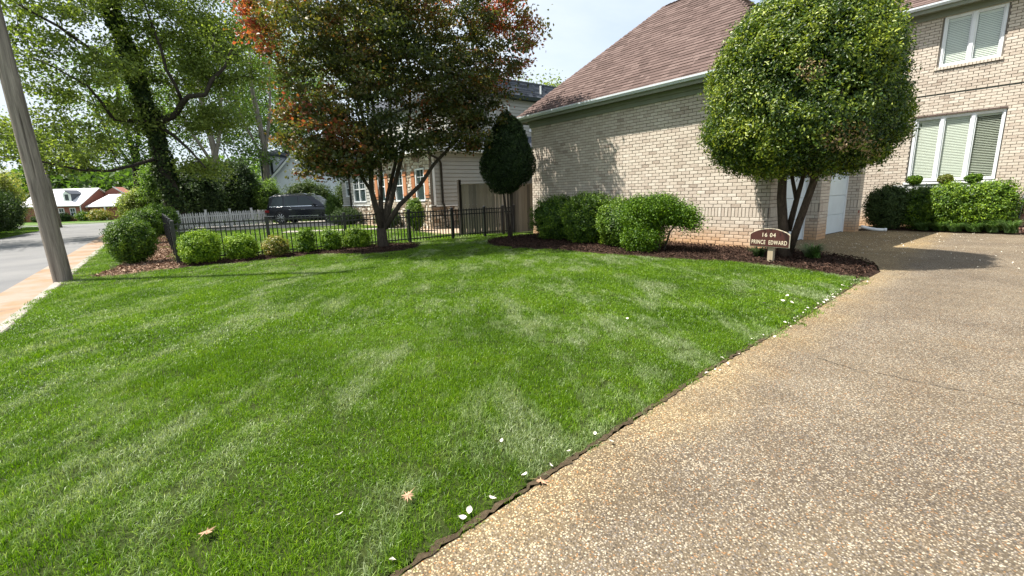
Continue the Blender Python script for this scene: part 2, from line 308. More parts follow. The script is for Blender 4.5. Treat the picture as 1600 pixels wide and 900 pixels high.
class MB:
    def __init__(s): s.v = []; s.f = []; s.t = []; s.mi = []; s.cur = 0.5; s.m = 0
    def add(s, vs, fs, tone=None):
        b = len(s.v); s.v += [tuple(map(float, v)) for v in vs]; s.t += [s.cur if tone is None else tone]*len(vs)
        for f in fs: s.f.append(tuple(b+i for i in f)); s.mi.append(s.m)
        return s
    def box(s, x0, x1, y0, y1, z0, z1, tone=None):
        return s.add([(x0, y0, z0), (x1, y0, z0), (x1, y1, z0), (x0, y1, z0), (x0, y0, z1), (x1, y0, z1), (x1, y1, z1), (x0, y1, z1)],
              [(3, 2, 1, 0), (4, 5, 6, 7), (0, 1, 5, 4), (1, 2, 6, 5), (2, 3, 7, 6), (3, 0, 4, 7)], tone)
    def obox(s, o, a, b, c, tone=None):
        """box from corner o along vectors a,b,c"""
        o, a, b, c = map(np.array, (o, a, b, c))
        return s.add([o, o+a, o+a+b, o+b, o+c, o+a+c, o+a+b+c, o+b+c], [(3, 2, 1, 0), (4, 5, 6, 7), (0, 1, 5, 4), (1, 2, 6, 5), (2, 3, 7, 6), (3, 0, 4, 7)], tone)
    def tube(s, pts, rad, n=8, cap=True, tone=None):
        pts = [Vector(p) for p in pts]; rings = []
        t0 = (pts[1]-pts[0]).normalized(); up = Vector((0, 0, 1)) if abs(t0.z) < 0.9 else Vector((1, 0, 0))
        x = t0.cross(up).normalized()
        b = len(s.v)
        for i, p in enumerate(pts):
            t = (pts[min(i+1, len(pts)-1)]-pts[max(i-1, 0)]).normalized()
            x = (x-t*x.dot(t)).normalized(); y = t.cross(x)
            r = rad[i] if hasattr(rad, '__len__') else rad
            for k in range(n):
                a = 2*math.pi*k/n; q = p+x*(r*math.cos(a))+y*(r*math.sin(a)); s.v.append((q.x, q.y, q.z)); s.t.append(s.cur if tone is None else tone)
        for i in range(len(pts)-1):
            for k in range(n):
                k2 = (k+1) % n; s.f.append((b+i*n+k, b+i*n+k2, b+(i+1)*n+k2, b+(i+1)*n+k)); s.mi.append(s.m)
        if cap:
            s.f.append(tuple(b+k for k in range(n))[::-1]); s.f.append(tuple(b+(len(pts)-1)*n+k for k in range(n))); s.mi += [s.m, s.m]
        return s
    def prism(s, poly, axis, a0, a1, tone=None):
        """poly list of 2-D pts; axis 'x','y','z' extrude between a0,a1"""
        def P(p, a):
            return {'x': (a, p[0], p[1]), 'y': (p[0], a, p[1]), 'z': (p[0], p[1], a)}[axis]
        n = len(poly)
        return s.add([P(p, a0) for p in poly]+[P(p, a1) for p in poly],
              [tuple(range(n))[::-1], tuple(range(n, 2*n))]+[(i, (i+1) % n, n+(i+1) % n, n+i) for i in range(n)], tone)
    def build(s, name, mat, parent=None, loc=None, smooth=False, bevel=0, recalc=True):
        if loc is None: loc = WL[parent.name] if parent is not None else np.zeros(3)
        loc = np.array(loc, float); me = bpy.data.meshes.new(name)
        me.from_pydata([tuple(np.array(v)-loc) for v in s.v], [], s.f)
        for m in (mat if isinstance(mat, (list, tuple)) else [mat]): me.materials.append(m)
        me.polygons.foreach_set('material_index', s.mi)
        a = me.attributes.new('tone', 'FLOAT', 'POINT'); a.data.foreach_set('value', s.t)
        if recalc or bevel:
            bm = bmesh.new(); bm.from_mesh(me)
            bmesh.ops.recalc_face_normals(bm, faces=bm.faces)
            if bevel: bmesh.ops.bevel(bm, geom=[e for e in bm.edges if e.calc_face_angle(0) > 0.5], offset=bevel, segments=1, affect='EDGES')
            bm.to_mesh(me); bm.free()
        if smooth: me.polygons.foreach_set('use_smooth', [True]*len(me.polygons))
        me.update(); return link(name, me, parent, loc)

def inpoly(poly, x, y):
    p = np.array(poly, float); n = len(p); r = np.zeros(np.shape(x), bool); j = n-1
    for i in range(n):
        xi, yi = p[i]; xj, yj = p[j]
        c = ((yi > y) != (yj > y)) & (x < (xj-xi)*(y-yi)/(yj-yi+1e-12)+xi); r ^= c; j = i
    return r
def sheet(name, poly, z, mat, kind='structure'):
    me = bpy.data.meshes.new(name); me.from_pydata([(x, y, z) for x, y in poly], [], [tuple(range(len(poly)))]); me.materials.append(mat)
    bm = bmesh.new(); bm.from_mesh(me); bmesh.ops.triangulate(bm, faces=bm.faces); bmesh.ops.recalc_face_normals(bm, faces=bm.faces)
    if sum(f.normal.z for f in bm.faces) < 0: bmesh.ops.reverse_faces(bm, faces=bm.faces)
    bm.to_mesh(me); bm.free(); o = link(name, me); o['kind'] = kind; return o

# ------------------------------------------------------------------ foliage helpers
def leaf_mesh(name, C, size, mat, loc, tone, out=None, up=0.3, aspect=0.5, szvar=0.35, outw=0.6, rng=RNG):
    """one small folded leaf (two triangles) per centre"""
    C = np.asarray(C, float); n = len(C)
    d = rng.normal(size=(n, 3)); d /= np.linalg.norm(d, axis=1, keepdims=True)
    nrm = rng.normal(size=(n, 3))*0.8; nrm[:, 2] += up*1.6
    if out is not None: nrm += np.asarray(out)*outw*1.8
    nrm /= np.linalg.norm(nrm, axis=1, keepdims=True)
    d -= nrm*(d*nrm).sum(1, keepdims=True); d /= np.linalg.norm(d, axis=1, keepdims=True)+1e-9
    s = np.cross(nrm, d); L = (size*(1+szvar*rng.uniform(-1, 1, n)))[:, None]
    W = L*aspect; fold = nrm*L*0.14
    v = np.empty((n, 4, 3)); v[:, 0] = C-d*L*0.5; v[:, 1] = C-s*W*0.5+fold-d*L*0.06; v[:, 2] = C+d*L*0.5-fold*0.6; v[:, 3] = C+s*W*0.5+fold-d*L*0.06
    v -= np.array(loc)
    b = np.arange(n)[:, None]*4
    f = np.concatenate([b+0, b+2, b+1, b+0, b+3, b+2], 1)
    return mesh_np(name, v.reshape(-1, 3), f.ravel(), 3, mat, np.repeat(np.clip(tone, 0, 1), 4))

def blob_points(n, ctr, rad, rng, zflat=None, lump=0.10, depth=0.22, power=2.0, seed=0, zpow=None, ground=None):
    """points in a noisy shell of a superellipsoid; returns pts, outward dirs, depth 0..1 (0 outside)"""
    d = rng.normal(size=(n, 3)); d /= np.linalg.norm(d, axis=1, keepdims=True)
    r2 = np.random.default_rng(seed+11)
    k = r2.normal(size=(14, 3))*np.array([3.2]*3); ph = r2.uniform(0, 6.28, 14)
    nz = np.sin(d@k.T+ph).sum(1)/math.sqrt(14)
    k2 = r2.normal(size=(14, 3))*9; nz2 = np.sin(d@k2.T+ph*2).sum(1)/math.sqrt(14)
    rr = (np.abs(d[:, 0])**power+np.abs(d[:, 1])**power+np.abs(d[:, 2])**power)**(-1/power)
    rr = rr*(1+lump*nz*0.6+lump*0.35*nz2)
    dep = np.minimum(rng.exponential(0.35, n), 1.0); q = rr*(1-depth*dep)
    P = d*q[:, None]*np.array(rad)+np.array(ctr)
    return P, d, dep, nz2

def grow_tree(stems, targets, rng, rt=0.012, maxang=1.0, expo=0.42, rmax=None, n=6, sag=0.1, mb=None):
    """stems: list of [(x,y,z,r)...]; targets: Mx3 cluster centres. Returns MB with limbs"""
    mb = mb or MB(); nodes = []; par = []; fixed = []
    stem_chains = []
    for st in stems:
        ch = []
        for i in range(len(st)-1):
            a, b = np.array(st[i], float), np.array(st[i+1], float); k = max(1, int(np.linalg.norm(b[:3]-a[:3])/0.5))
            for j in range(k): ch.append(a+(b-a)*j/k)
        ch.append(np.array(st[-1], float)); stem_chains.append(ch)
    for ch in stem_chains:
        prev = -1
        if nodes:
            dd = np.linalg.norm(np.array(nodes)-ch[0][:3], axis=1); prev = int(dd.argmin())
            if dd[prev] > 1.0: prev = -1
        for c in ch: nodes.append(c[:3]); par.append(prev); fixed.append(c[3]); prev = len(nodes)-1
        pts = [c[:3] for c in ch]; mb.tube(pts, [c[3] for c in ch], n+3)
    nst = len(nodes)
    root = np.array([stems[0][0][0], stems[0][0][1], 0])
    T = np.asarray(targets, float)
    A = np.array(nodes); order = np.argsort([np.min(np.linalg.norm(A-t, axis=1)) for t in T])
    zmin = stems[0][0][2]+(max(c[2] for ch in stem_chains for c in ch)-stems[0][0][2])*0.12
    for ti in order:
        t = T[ti]; A = np.array(nodes); d = np.linalg.norm(A-t, axis=1)
        cost = d+1.2*np.maximum(0, A[:, 2]-t[2]+0.15*d)+8*(A[:, 2] < zmin)
        p = int(cost.argmin()); a = A[p]; L = d[p]
        if L < 0.15: continue
        k = max(2, int(L/0.45)); k = min(k, 7)
        mid = (a+t)/2+np.array([0, 0, L*sag])+rng.normal(size=3)*L*0.09
        prev = p
        for j in range(1, k+1):
            u = j/k; q = a*(1-u)**2+2*mid*u*(1-u)+t*u*u
            if j < k: q = q+rng.normal(size=3)*L*0.02
            nodes.append(q); par.append(prev); fixed.append(0); prev = len(nodes)-1
    cnt = np.zeros(len(nodes)); ch = [[] for _ in nodes]
    for i in range(len(nodes)-1, -1, -1):
        if i >= nst and not ch[i]: cnt[i] += 1
        if par[i] >= 0: cnt[par[i]] += cnt[i]; ch[par[i]].append(i)
    rad = rt*np.maximum(cnt, 1)**expo
    for i in range(nst, len(nodes)):
        p = par[i]; pr_ = fixed[p] if p < nst else rad[p]
        rad[i] = min(rad[i], pr_*0.85 if p < nst else rad[p])
    done = set()
    for i in range(nst, len(nodes)):
        if i in done: continue
        pts = [nodes[par[i]]]; rr = [rad[i]]; c = i
        while True:
            done.add(c); pts.append(nodes[c]); rr.append(rad[c])
            nx = [k for k in ch[c] if k not in done]
            if not nx: break
            c = max(nx, key=lambda q: cnt[q])
        rr[-1] *= 0.6; mb.tube(pts, rr, 4 if rr[0] < 0.03 else n, cap=False)
    return mb
def lump_targets(lumps, rng, surf=0.5):
    """lumps: (cx,cy,cz,rx,ry,rz,n)"""
    out = []
    for (cx, cy, cz, rx, ry, rz, n) in lumps:
        d = rng.normal(size=(n, 3)); d /= np.linalg.norm(d, axis=1, keepdims=True)
        r = (surf+(1-surf)*rng.uniform(0, 1, n)**0.5)[:, None]
        out.append(d*r*np.array([rx, ry, rz])+np.array([cx, cy, cz]))
    return np.concatenate(out)
def cluster_leaves(T, per, spread, rng, flat=0.55):
    n = len(T)*per; idx = np.repeat(np.arange(len(T)), per)
    off = rng.normal(size=(n, 3))*np.array([1, 1, flat])*spread*rng.uniform(0.6, 1.3, len(T))[idx][:, None]
    return T[idx]+off, idx
def tree(name, loc, label, cat, stems, T, leafmat, bark, leaf, per, spread, group=None, tonef=None, rt=0.012, flat=0.55, expo=0.42, sag=0.1, aspect=0.55, seed=1, up=0.35):
    rng = np.random.default_rng(seed); th = thing(name, loc, label, cat, group)
    mb = grow_tree(stems, T, rng, rt=rt, expo=expo, sag=sag); mb.build('trunk', bark, th, smooth=True, recalc=False)
    P, idx = cluster_leaves(T, per, spread, rng, flat)
    ct = rng.uniform(-0.2, 0.2, len(T))[idx]
    tone = 0.45+ct+rng.uniform(-0.25, 0.25, len(P)) if tonef is None else tonef(P, ct, rng)
    me = leaf_mesh('crown', P, leaf, leafmat, loc, tone, None, up, aspect, rng=rng)
    o = link('crown', me, th, loc); return th

def shrub(name, base, rad, h, label, mat, cat='shrub', group=None, n=8000, leaf=0.035, seed=0, lump=0.12, power=2.3, z0=0.03, tone0=0.35, top=0.45, twig=True, core=None, depth=0.25, up=0.3):
    rng = np.random.default_rng(seed+100); x, y = base; th = thing(name, (x, y, 0), label, cat, group)
    rx, ry = rad; rz = (h-z0)/2; ctr = (x, y, z0+rz)
    cpl = 15; P, d, dep, nz = blob_points(n//cpl+1, ctr, (rx, ry, rz), rng, lump=lump, depth=depth, power=power, seed=seed)
    P = P+d*rng.normal(0, .040*min(rx, rz), (len(P), 1)); ct = rng.uniform(-.13, .13, len(P))
    ix = np.repeat(np.arange(len(P)), cpl)[:n]; sp = leaf*.80*(1+.2*rx); P = P[ix]+rng.normal(size=(n, 3))*sp; d = d[ix]+rng.normal(size=(n, 3))*.35; dep = dep[ix]; nz = nz[ix]+ct[ix]*8
    keep = P[:, 2] > 0.02; P, d, dep, nz = P[keep], d[keep], dep[keep], nz[keep]
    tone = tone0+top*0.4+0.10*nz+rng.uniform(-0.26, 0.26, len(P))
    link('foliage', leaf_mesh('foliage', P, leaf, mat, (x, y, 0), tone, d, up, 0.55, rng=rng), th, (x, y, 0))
    # inner foliage, larger leaves, keeps the bush opaque
    Q, d2, dp, _ = blob_points(int(n*0.35), ctr, (rx*0.84, ry*0.84, rz*0.86), rng, lump=lump, depth=0.6, power=power, seed=seed)
    k = Q[:, 2] > 0.02; Q, d2 = Q[k], d2[k]
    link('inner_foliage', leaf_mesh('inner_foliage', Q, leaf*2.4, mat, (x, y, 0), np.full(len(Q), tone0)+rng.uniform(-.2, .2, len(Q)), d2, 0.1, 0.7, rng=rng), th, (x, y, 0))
    mb = MB()
    for i in range(7):
        a = rng.uniform(0, 6.28); r = rng.uniform(0.3, 0.7)
        mb.tube([(x+0.04*math.cos(a), y+0.04*math.sin(a), -0.02), (x+rx*r*0.4*math.cos(a), y+ry*r*0.4*math.sin(a), h*0.3), (x+rx*r*math.cos(a), y+ry*r*math.sin(a), h*0.72)], [0.018, 0.013, 0.006], 5)
    mb.build('stem', M['bark_grey'], th, recalc=False)
    return th
#@@PART2
# ================================================================== SETTING
def gz(x, y):
    t = np.clip((np.asarray(y, float)-45)/45, 0, 1); return -0.5*t*t*(3-2*t)
def strip(name, xs, ys, z, mat, kind='structure'):
    X, Y = np.meshgrid(xs, ys); Z = z+gz(X, Y); n, m = X.shape
    V = np.stack([X, Y, Z], -1).reshape(-1, 3); i = np.arange(n*m).reshape(n, m)
    F = np.stack([i[:-1, :-1], i[:-1, 1:], i[1:, 1:], i[1:, :-1]], -1).reshape(-1)
    o = link(name, mesh_np(name, V, F, 4, mat)); o['kind'] = kind; return o
ysl = [-60, -20, -10, 0, 10, 20, 30, 40, 45, 50, 55, 60, 65, 70, 75, 80, 85, 90, 120, 300, 900]
strip('ground', [-900, -300, -100, -40, -10, 10, 40, 100, 300, 900], ysl, -0.16, M['groundgreen'])
roadY = [-40, -10, 0, 10, 20, 30, 40, 45, 50, 55, 60, 65, 70, 75, 80, 84]
strip('road', [-7.0, -2.5], roadY, -0.10, M['asphalt'])
strip('road', [-60, -7.0], [64, 70, 76, 84], -0.104, M['asphalt']); strip('road', [-2.5, 40], [64, 70, 76, 84], -0.104, M['asphalt'])
strip('pavement', [-60, -9, 0, 40], [90, 91.6], -0.11, M['concrete'])
strip('gutter_pan', [-2.5, -1.78], roadY[:10], -0.092, M['gutter'])
kb = MB()
rr = random.Random(3); y = -10.0
while y < 62:                                     # kerb cast in lengths with joints
    L = 2.4; g0 = float(gz(0, y)); kb.obox((-1.78, y, g0-0.2), (0.16, 0, 0), (0, L-0.012, 0), (0, 0, 0.208+rr.uniform(-.003, .003))); y += L
k = kb.build('kerb', M['concrete'], bevel=0.02); k['kind'] = 'structure'
LAWN = [(-1.62, -10), (-1.62, 1.27), (0.5, 1.50), (1.45, 1.60), (3.28, 1.785), (5.51, 1.915), (7.96, 2.105), (8.62, 2.17), (8.72, 2.75), (8.88, 3.28), (8.94, 3.77), (8.88, 4.47), (8.6, 5.38), (8.22, 7.17), (8.28, 8.53), (8.1, 9.15), (7.75, 9.7), (7.7, 10.5), (7.9, 11.4), (8.5, 12.1), (9.4, 12.5), (10.4, 12.3), (10.9, 11.9), (10.9, 13.75), (0.3, 13.75), (0.3, 13.0), (-0.64, 12.86), (-1.25, 12.72), (-0.95, 14.2), (-0.72, 16.5), (-0.7, 32), (-1.62, 32)]
LAWN_FULL = [(-1.62, 1.28), (0.5, 1.50), (1.45, 1.60), (3.28, 1.79), (5.51, 1.92), (7.96, 2.10), (9.3, 2.2), (10.2, 2.5), (10.85, 3.1), (11.1, 3.8), (11.1, 4.4), (10.9, 4.9), (10.9, 60), (-1.62, 60)]
sheet('lawn', LAWN_FULL, 0.0, M['lawn'])
BEDHOUSE = [(8.0, 2.12), (9.3, 2.17), (10.0, 2.4), (10.6, 2.85), (10.95, 3.4), (11.12, 3.95), (11.0, 4.64), (10.955, 4.66), (10.955, 12.4), (10.4, 12.5), (9.4, 12.6), (8.4, 12.1), (7.85, 11.4), (7.6, 10.5), (7.65, 9.7), (8.0, 9.1), (8.2, 8.53), (8.12, 7.17), (8.5, 5.38), (8.78, 4.47), (8.84, 3.77), (8.78, 3.28), (8.6, 2.75), (8.5, 2.2)]
BEDMAPLE = [(0.3, 13.0), (1.6, 12.87), (3.2, 13.1), (3.7, 12.8), (4.1, 12.2), (4.7, 11.85), (5.4, 11.9), (6.0, 12.3), (6.4, 12.9), (6.2, 13.5), (5.6, 13.95), (0.3, 13.95)]
BEDSTRIP = [(-1.25, 12.72), (0.3, 13.0), (0.3, 33), (-0.6, 33), (-0.7, 16.5), (-0.9, 14.2)]
DRIVE = [(-1.78, -7), (-1.78, 1.24), (0.5, 1.46), (1.45, 1.56), (3.28, 1.75), (5.51, 1.88), (7.96, 2.07), (9.3, 2.13), (10.05, 2.36), (10.7, 2.82), (11.02, 3.4), (11.2, 3.95), (11.05, 4.62), (10.9, 5.5), (18.0, 5.5), (18.05, 1.2), (20.2, 0.9), (20.2, -7)]
sheet('driveway', DRIVE, 0.006, M['drive'])
edge_pts = [(-1.78, 1.255), (0.5, 1.475), (1.45, 1.575), (3.28, 1.765), (5.51, 1.895), (7.96, 2.085), (8.6, 2.12)]
def bed(name, poly, mat, mound, step, z=0.012):
    p = np.array(poly); x0, y0 = p.min(0); x1, y1 = p.max(0)
    xs = np.arange(x0, x1+step, step); ys = np.arange(y0, y1+step, step); X, Y = np.meshgrid(xs, ys)
    # distance to boundary
    D = np.full(X.shape, 9.0)
    for a, b in zip(p, np.roll(p, -1, 0)):
        ab = b-a; t = np.clip(((X-a[0])*ab[0]+(Y-a[1])*ab[1])/(ab@ab+1e-9), 0, 1); D = np.minimum(D, np.hypot(X-a[0]-t*ab[0], Y-a[1]-t*ab[1]))
    ins = inpoly(poly, X, Y); rng = np.random.default_rng(5)
    Z = z+np.where(ins, mound*np.clip(D/0.35, 0, 1), -0.02)+np.where(ins, rng.uniform(-0.006, 0.010, X.shape), 0)
    n, m = X.shape; i = np.arange(n*m).reshape(n, m); Fq = np.stack([i[:-1, :-1], i[:-1, 1:], i[1:, 1:], i[1:, :-1]], -1)
    cnt = ins[:-1, :-1]*1+ins[:-1, 1:]*1+ins[1:, 1:]*1+ins[1:, :-1]*1
    o = link(name, mesh_np(name, np.stack([X, Y, Z], -1).reshape(-1, 3), Fq[cnt > 1].reshape(-1), 4, mat, smooth=True)); o['kind'] = 'structure'
bed('mulch_bed', BEDHOUSE, M['mulch'], 0.045, 0.07); bed('mulch_bed', BEDMAPLE, M['mulch'], 0.05, 0.07); bed('leaf_litter_bed', BEDSTRIP, M['litter'], 0.01, 0.12)
BEDFAC = [(18.0, 1.1), (19.6, 1.1), (19.6, 4.9), (17.35, 4.9), (17.35, 4.62), (18.0, 4.3)]
bed('mulch_bed', BEDFAC, M['mulch'], 0.03, 0.1)
def chips(name, polys, dens, mat, L=0.05, zoff=0.045, seed=0, near=None):
    rng = np.random.default_rng(seed); P = []
    for poly in polys:
        p = np.array(poly); lo = p.min(0); hi = p.max(0); n = int((hi-lo).prod()*dens)
        q = rng.uniform(lo, hi, (n, 2)); q = q[inpoly(poly, q[:, 0], q[:, 1])]; P.append(q)
    P = np.concatenate(P); C = np.c_[P, np.full(len(P), zoff)+rng.uniform(-0.02, 0.02, len(P))]
    me = leaf_mesh(name, C, L, mat, (0, 0, 0), rng.uniform(0, 1, len(C)), None, 0.9, 0.32, 0.5, rng=rng); o = link(name, me); o['kind'] = 'stuff'
chips('mulch_chips', [BEDHOUSE, BEDMAPLE], 900, M['mulch_chip'], 0.05, 0.062, 1); chips('leaf_litter', [BEDSTRIP], 520, M['litter_chip'], 0.07, 0.03, 2)
# soil cracks in the driveway
def ribbon(name, pts, w, z, mat, kind='structure', seed=0, jit=0.012):
    rg = random.Random(seed); P = []
    for a, b in zip(pts[:-1], pts[1:]):
        k = max(2, int(math.hypot(b[0]-a[0], b[1]-a[1])/0.035))
        for j in range(k): P.append((a[0]+(b[0]-a[0])*j/k+rg.uniform(-jit, jit), a[1]+(b[1]-a[1])*j/k+rg.uniform(-jit, jit)))
    v = []; f = []
    for i, (x, y) in enumerate(P):
        x2, y2 = P[min(i+1, len(P)-1)]; x1, y1 = P[max(i-1, 0)]; d = math.hypot(x2-x1, y2-y1)+1e-6; nx, ny = -(y2-y1)/d, (x2-x1)/d
        ww = w*rg.uniform(0.25, 1.0); v += [(x+nx*ww, y+ny*ww, z), (x-nx*ww, y-ny*ww, z)]
        if i: f.append((2*i-2, 2*i-1, 2*i+1, 2*i))
    me = bpy.data.meshes.new(name); me.from_pydata(v, [], f); me.materials.append(mat); o = link(name, me); o['kind'] = kind
ribbon('driveway_edge_soil', edge_pts, 0.022, 0.0125, M['edge_soil'], seed=8, jit=0.013)
ribbon('driveway_crack', [(4.22, 1.3), (4.14, 1.05), (4.2, 0.84), (4.19, 0.6), (4.22, 0.4), (4.2, 0.1), (4.25, -0.8), (4.2, -2.5)], 0.0042, 0.0105, M['crack'], seed=1)
ribbon('driveway_crack', [(7.1, -0.5), (7.4, -0.1), (7.5, 0.3), (7.3, 0.6)], 0.005, 0.0105, M['crack'], seed=2)
ribbon('driveway_crack', [(11.3, 4.6), (11.35, 3.2), (11.2, 2.8)], 0.006, 0.0105, M['crack'], seed=3)
# neighbour's ground: drive, dirt strip
sheet('neighbour_driveway', [(-1.6, 33.0), (3.0, 29.5), (9.8, 26.5), (12, 36), (4, 40), (-1.6, 40)], 0.006, M['concrete'])
sheet('neighbour_lawn', [(10.9, 4.9), (10.95, 12.9), (30, 12.9), (30, 60), (10.9, 60)], -0.004, M['lawn'])
sheet('dirt_strip', [(8.6, 15.9), (13, 15.7), (13, 18.8), (10, 18.8), (10, 27), (9.3, 27), (9.1, 19)], 0.012, M['pad'])
sheet('garden_path', [(4.6, 24.0), (10, 20.5), (10, 21.7), (5.2, 25.2)], 0.016, M['concrete'])

# ================================================================== BRICK HOUSE
house = thing('brick_house', (11, 4.7, 0), 'tan tumbled brick house with rust brown hip roof and two white garage doors', 'house')
CW, SW = 0.0835, 0.2255
BR = []                                           # (wall, centre, axis, face sign, length, height)
def brick_wall(wall, axis, plane, sign, a0, a1, z0, z1, openings, soldier=(0.7515, 0.978), seed=0, corner=0):
    """axis 'y': face on plane X=plane (normal -X), runs along Y; axis 'x': face on plane Y=plane (normal -Y)"""
    rg = random.Random(seed); z = z0; row = 0
    while z < z1-0.03:
        sold = soldier and abs(z-soldier[0]) < 0.04
        h = (soldier[1]-soldier[0]) if sold else CW; h = min(h, z1-z)
        cuts = [(o[0], o[1]) for o in openings if o[2] < z+h*0.5 < o[3]]
        segs = [(a0, a1)]
        for c0, c1 in sorted(cuts):
            n = []
            for s0, s1 in segs:
                if c1 <= s0 or c0 >= s1: n.append((s0, s1)); continue
                if c0 > s0: n.append((s0, c0))
                if c1 < s1: n.append((c1, s1))
            segs = n
        p = CW if sold else SW; off = 0 if sold else (0 if row % 2 else p/2)
        k0 = int(math.floor((a0-off)/p))
        for s0, s1 in segs:
            k = int(math.floor((s0-off)/p))
            while True:
                b0, b1 = k*p+off, (k+1)*p+off; k += 1
                if b0 >= s1: break
                b0 = max(b0, s0); b1 = min(b1, s1)
                if b1-b0 < 0.045: continue
                BR.append((wall, axis, plane, sign, (b0+b1)/2, z+h/2, b1-b0-0.011, h-0.011))
        z += h; row += 1
def wallbox(name, parent, boxes, mat):
    mb = MB()
    for b in boxes: mb.box(*b)
    return mb.build(name, mat, parent)
GX, GY, GE, GR = 10.96, 4.66, 12.86, 17.30        # garage: west face, door face, back corner, right end
TOPZ = 3.86; REC = 0.32
D1, D2, DH = (11.55, 13.90), (14.55, 16.96), 2.25
w1 = wallbox('wall', house, [(GX, GX+0.25, GY+0.012, GE, -0.1, TOPZ)], M['mortar'])
brick_wall(w1, 'y', GX, -1, GY, GE, 0, TOPZ, [], seed=1)
w2 = wallbox('wall', house, [(GX+0.252, D1[0], GY+0.002, GY+REC+0.1, -0.1, TOPZ), (D1[1], D2[0], GY, GY+REC+0.1, -0.1, TOPZ), (D2[1], GR, GY, GY+REC+0.1, -0.1, TOPZ), (D1[0], D1[1], GY, GY+REC+0.1, DH, TOPZ), (D2[0], D2[1], GY, GY+REC+0.1, DH, TOPZ)], M['mortar'])
brick_wall(w2, 'x', GY, -1, GX, GR, 0, TOPZ, [(D1[0], D1[1], -1, DH), (D2[0], D2[1], -1, DH)], seed=2)
brick_wall(w2, 'y', D1[1], -1, GY, GY+REC, 0, DH, [], seed=3); brick_wall(w2, 'y', D2[1], -1, GY, GY+REC, 0, DH, [], seed=4)
w3 = wallbox('wall', house, [(GR-0.25, GR, GY+REC+0.102, 9.0, -0.1, TOPZ)], M['mortar']); wallbox('wall', house, [(GX+0.252, GR-0.252, GE-0.25, GE, -0.1, TOPZ)], M['mortar'])
# main block facade
FX = 19.6; FT = 6.44; FY0, FY1 = -6.0, 7.0
LW = (2.10, 4.15, 1.44, 3.46); UW = (2.42, 3.75, 4.87, 6.28)
w4 = wallbox('wall', house, [(FX, FX+0.25, FY0, LW[0], -0.1, FT), (FX, FX+0.25, LW[1], FY1, -0.1, FT), (FX, FX+0.25, LW[0], LW[1], -0.1, LW[2]),
    (FX, FX+0.25, LW[0], UW[0], LW[3], FT), (FX, FX+0.25, UW[1], LW[1], LW[3], FT), (FX, FX+0.25, UW[0], UW[1], LW[3], UW[2]), (FX, FX+0.25, UW[0], UW[1], UW[3], FT)], M['mortar'])
brick_wall(w4, 'y', FX, -1, -0.4, 6.9, 0, 4.06, [LW], soldier=None, seed=5)
brick_wall(w4, 'y', FX-0.012, -1, -0.4, 6.9, 4.09, FT, [(UW[0]-0.03, UW[1]+0.03, UW[2]-0.10, UW[3])], soldier=None, seed=6)
for b_ in [(FX+0.252, FX+9, FY0, FY0+0.2, 0, FT), (FX+0.252, FX+9, FY1-0.2, FY1, 0, FT), (FX+9.002, FX+9.2, FY0, FY1, 0, FT)]: wallbox('wall', house, [b_], M['mortar'])
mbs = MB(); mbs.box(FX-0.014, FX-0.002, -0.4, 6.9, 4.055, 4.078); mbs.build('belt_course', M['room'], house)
# order bricks by apparent size, 300 nearest as objects, the rest joined per wall
def br_center(b):
    w, ax, pl, sg, a, z, L, h = b; return (pl, a, z) if ax == 'y' else (a, pl, z)
def appsize(b):
    c = np.array(br_center(b)); d = c-np.array([0, 0, CAMZ]); fwd = 0.5971*d[0]+0.777*d[1]-0.1992*d[2]
    dist = np.linalg.norm(d); cosn = abs(d[0] if b[1] == 'y' else d[1])/dist; return b[6]*b[7]*cosn/dist**2
order = sorted(range(len(BR)), key=lambda i: -appsize(BR[i]))
single = set(order[:300]); bmesh_cache = {}; rgb = random.Random(11)
BD = 0.012
def brick_geo(L, h, tone, ax, rg):
    j = lambda: rg.uniform(-0.0022, 0.0022)
    hl, hh = L/2, h/2; bv = 0.004
    f = [(-hl+bv+j(), -hh+bv+j()), (hl-bv+j(), -hh+bv+j()), (hl-bv+j(), hh-bv+j()), (-hl+bv+j(), hh-bv+j())]
    b = [(-hl, -hh), (hl, -hh), (hl, hh), (-hl, hh)]
    v = []
    for (a, z) in f: v.append((-BD, a, z) if ax == 'y' else (a, -BD, z))
    for (a, z) in b: v.append((-BD*0.45, a, z) if ax == 'y' else (a, -BD*0.45, z))
    for (a, z) in b: v.append((0.001, a, z) if ax == 'y' else (a, 0.001, z))
    F = [(0, 1, 2, 3)]+[(i, 4+i, 4+(i+1) % 4, (i+1) % 4) for i in range(4)]+[(4+i, 8+i, 8+(i+1) % 4, 4+(i+1) % 4) for i in range(4)]
    return v, F
joined = {}
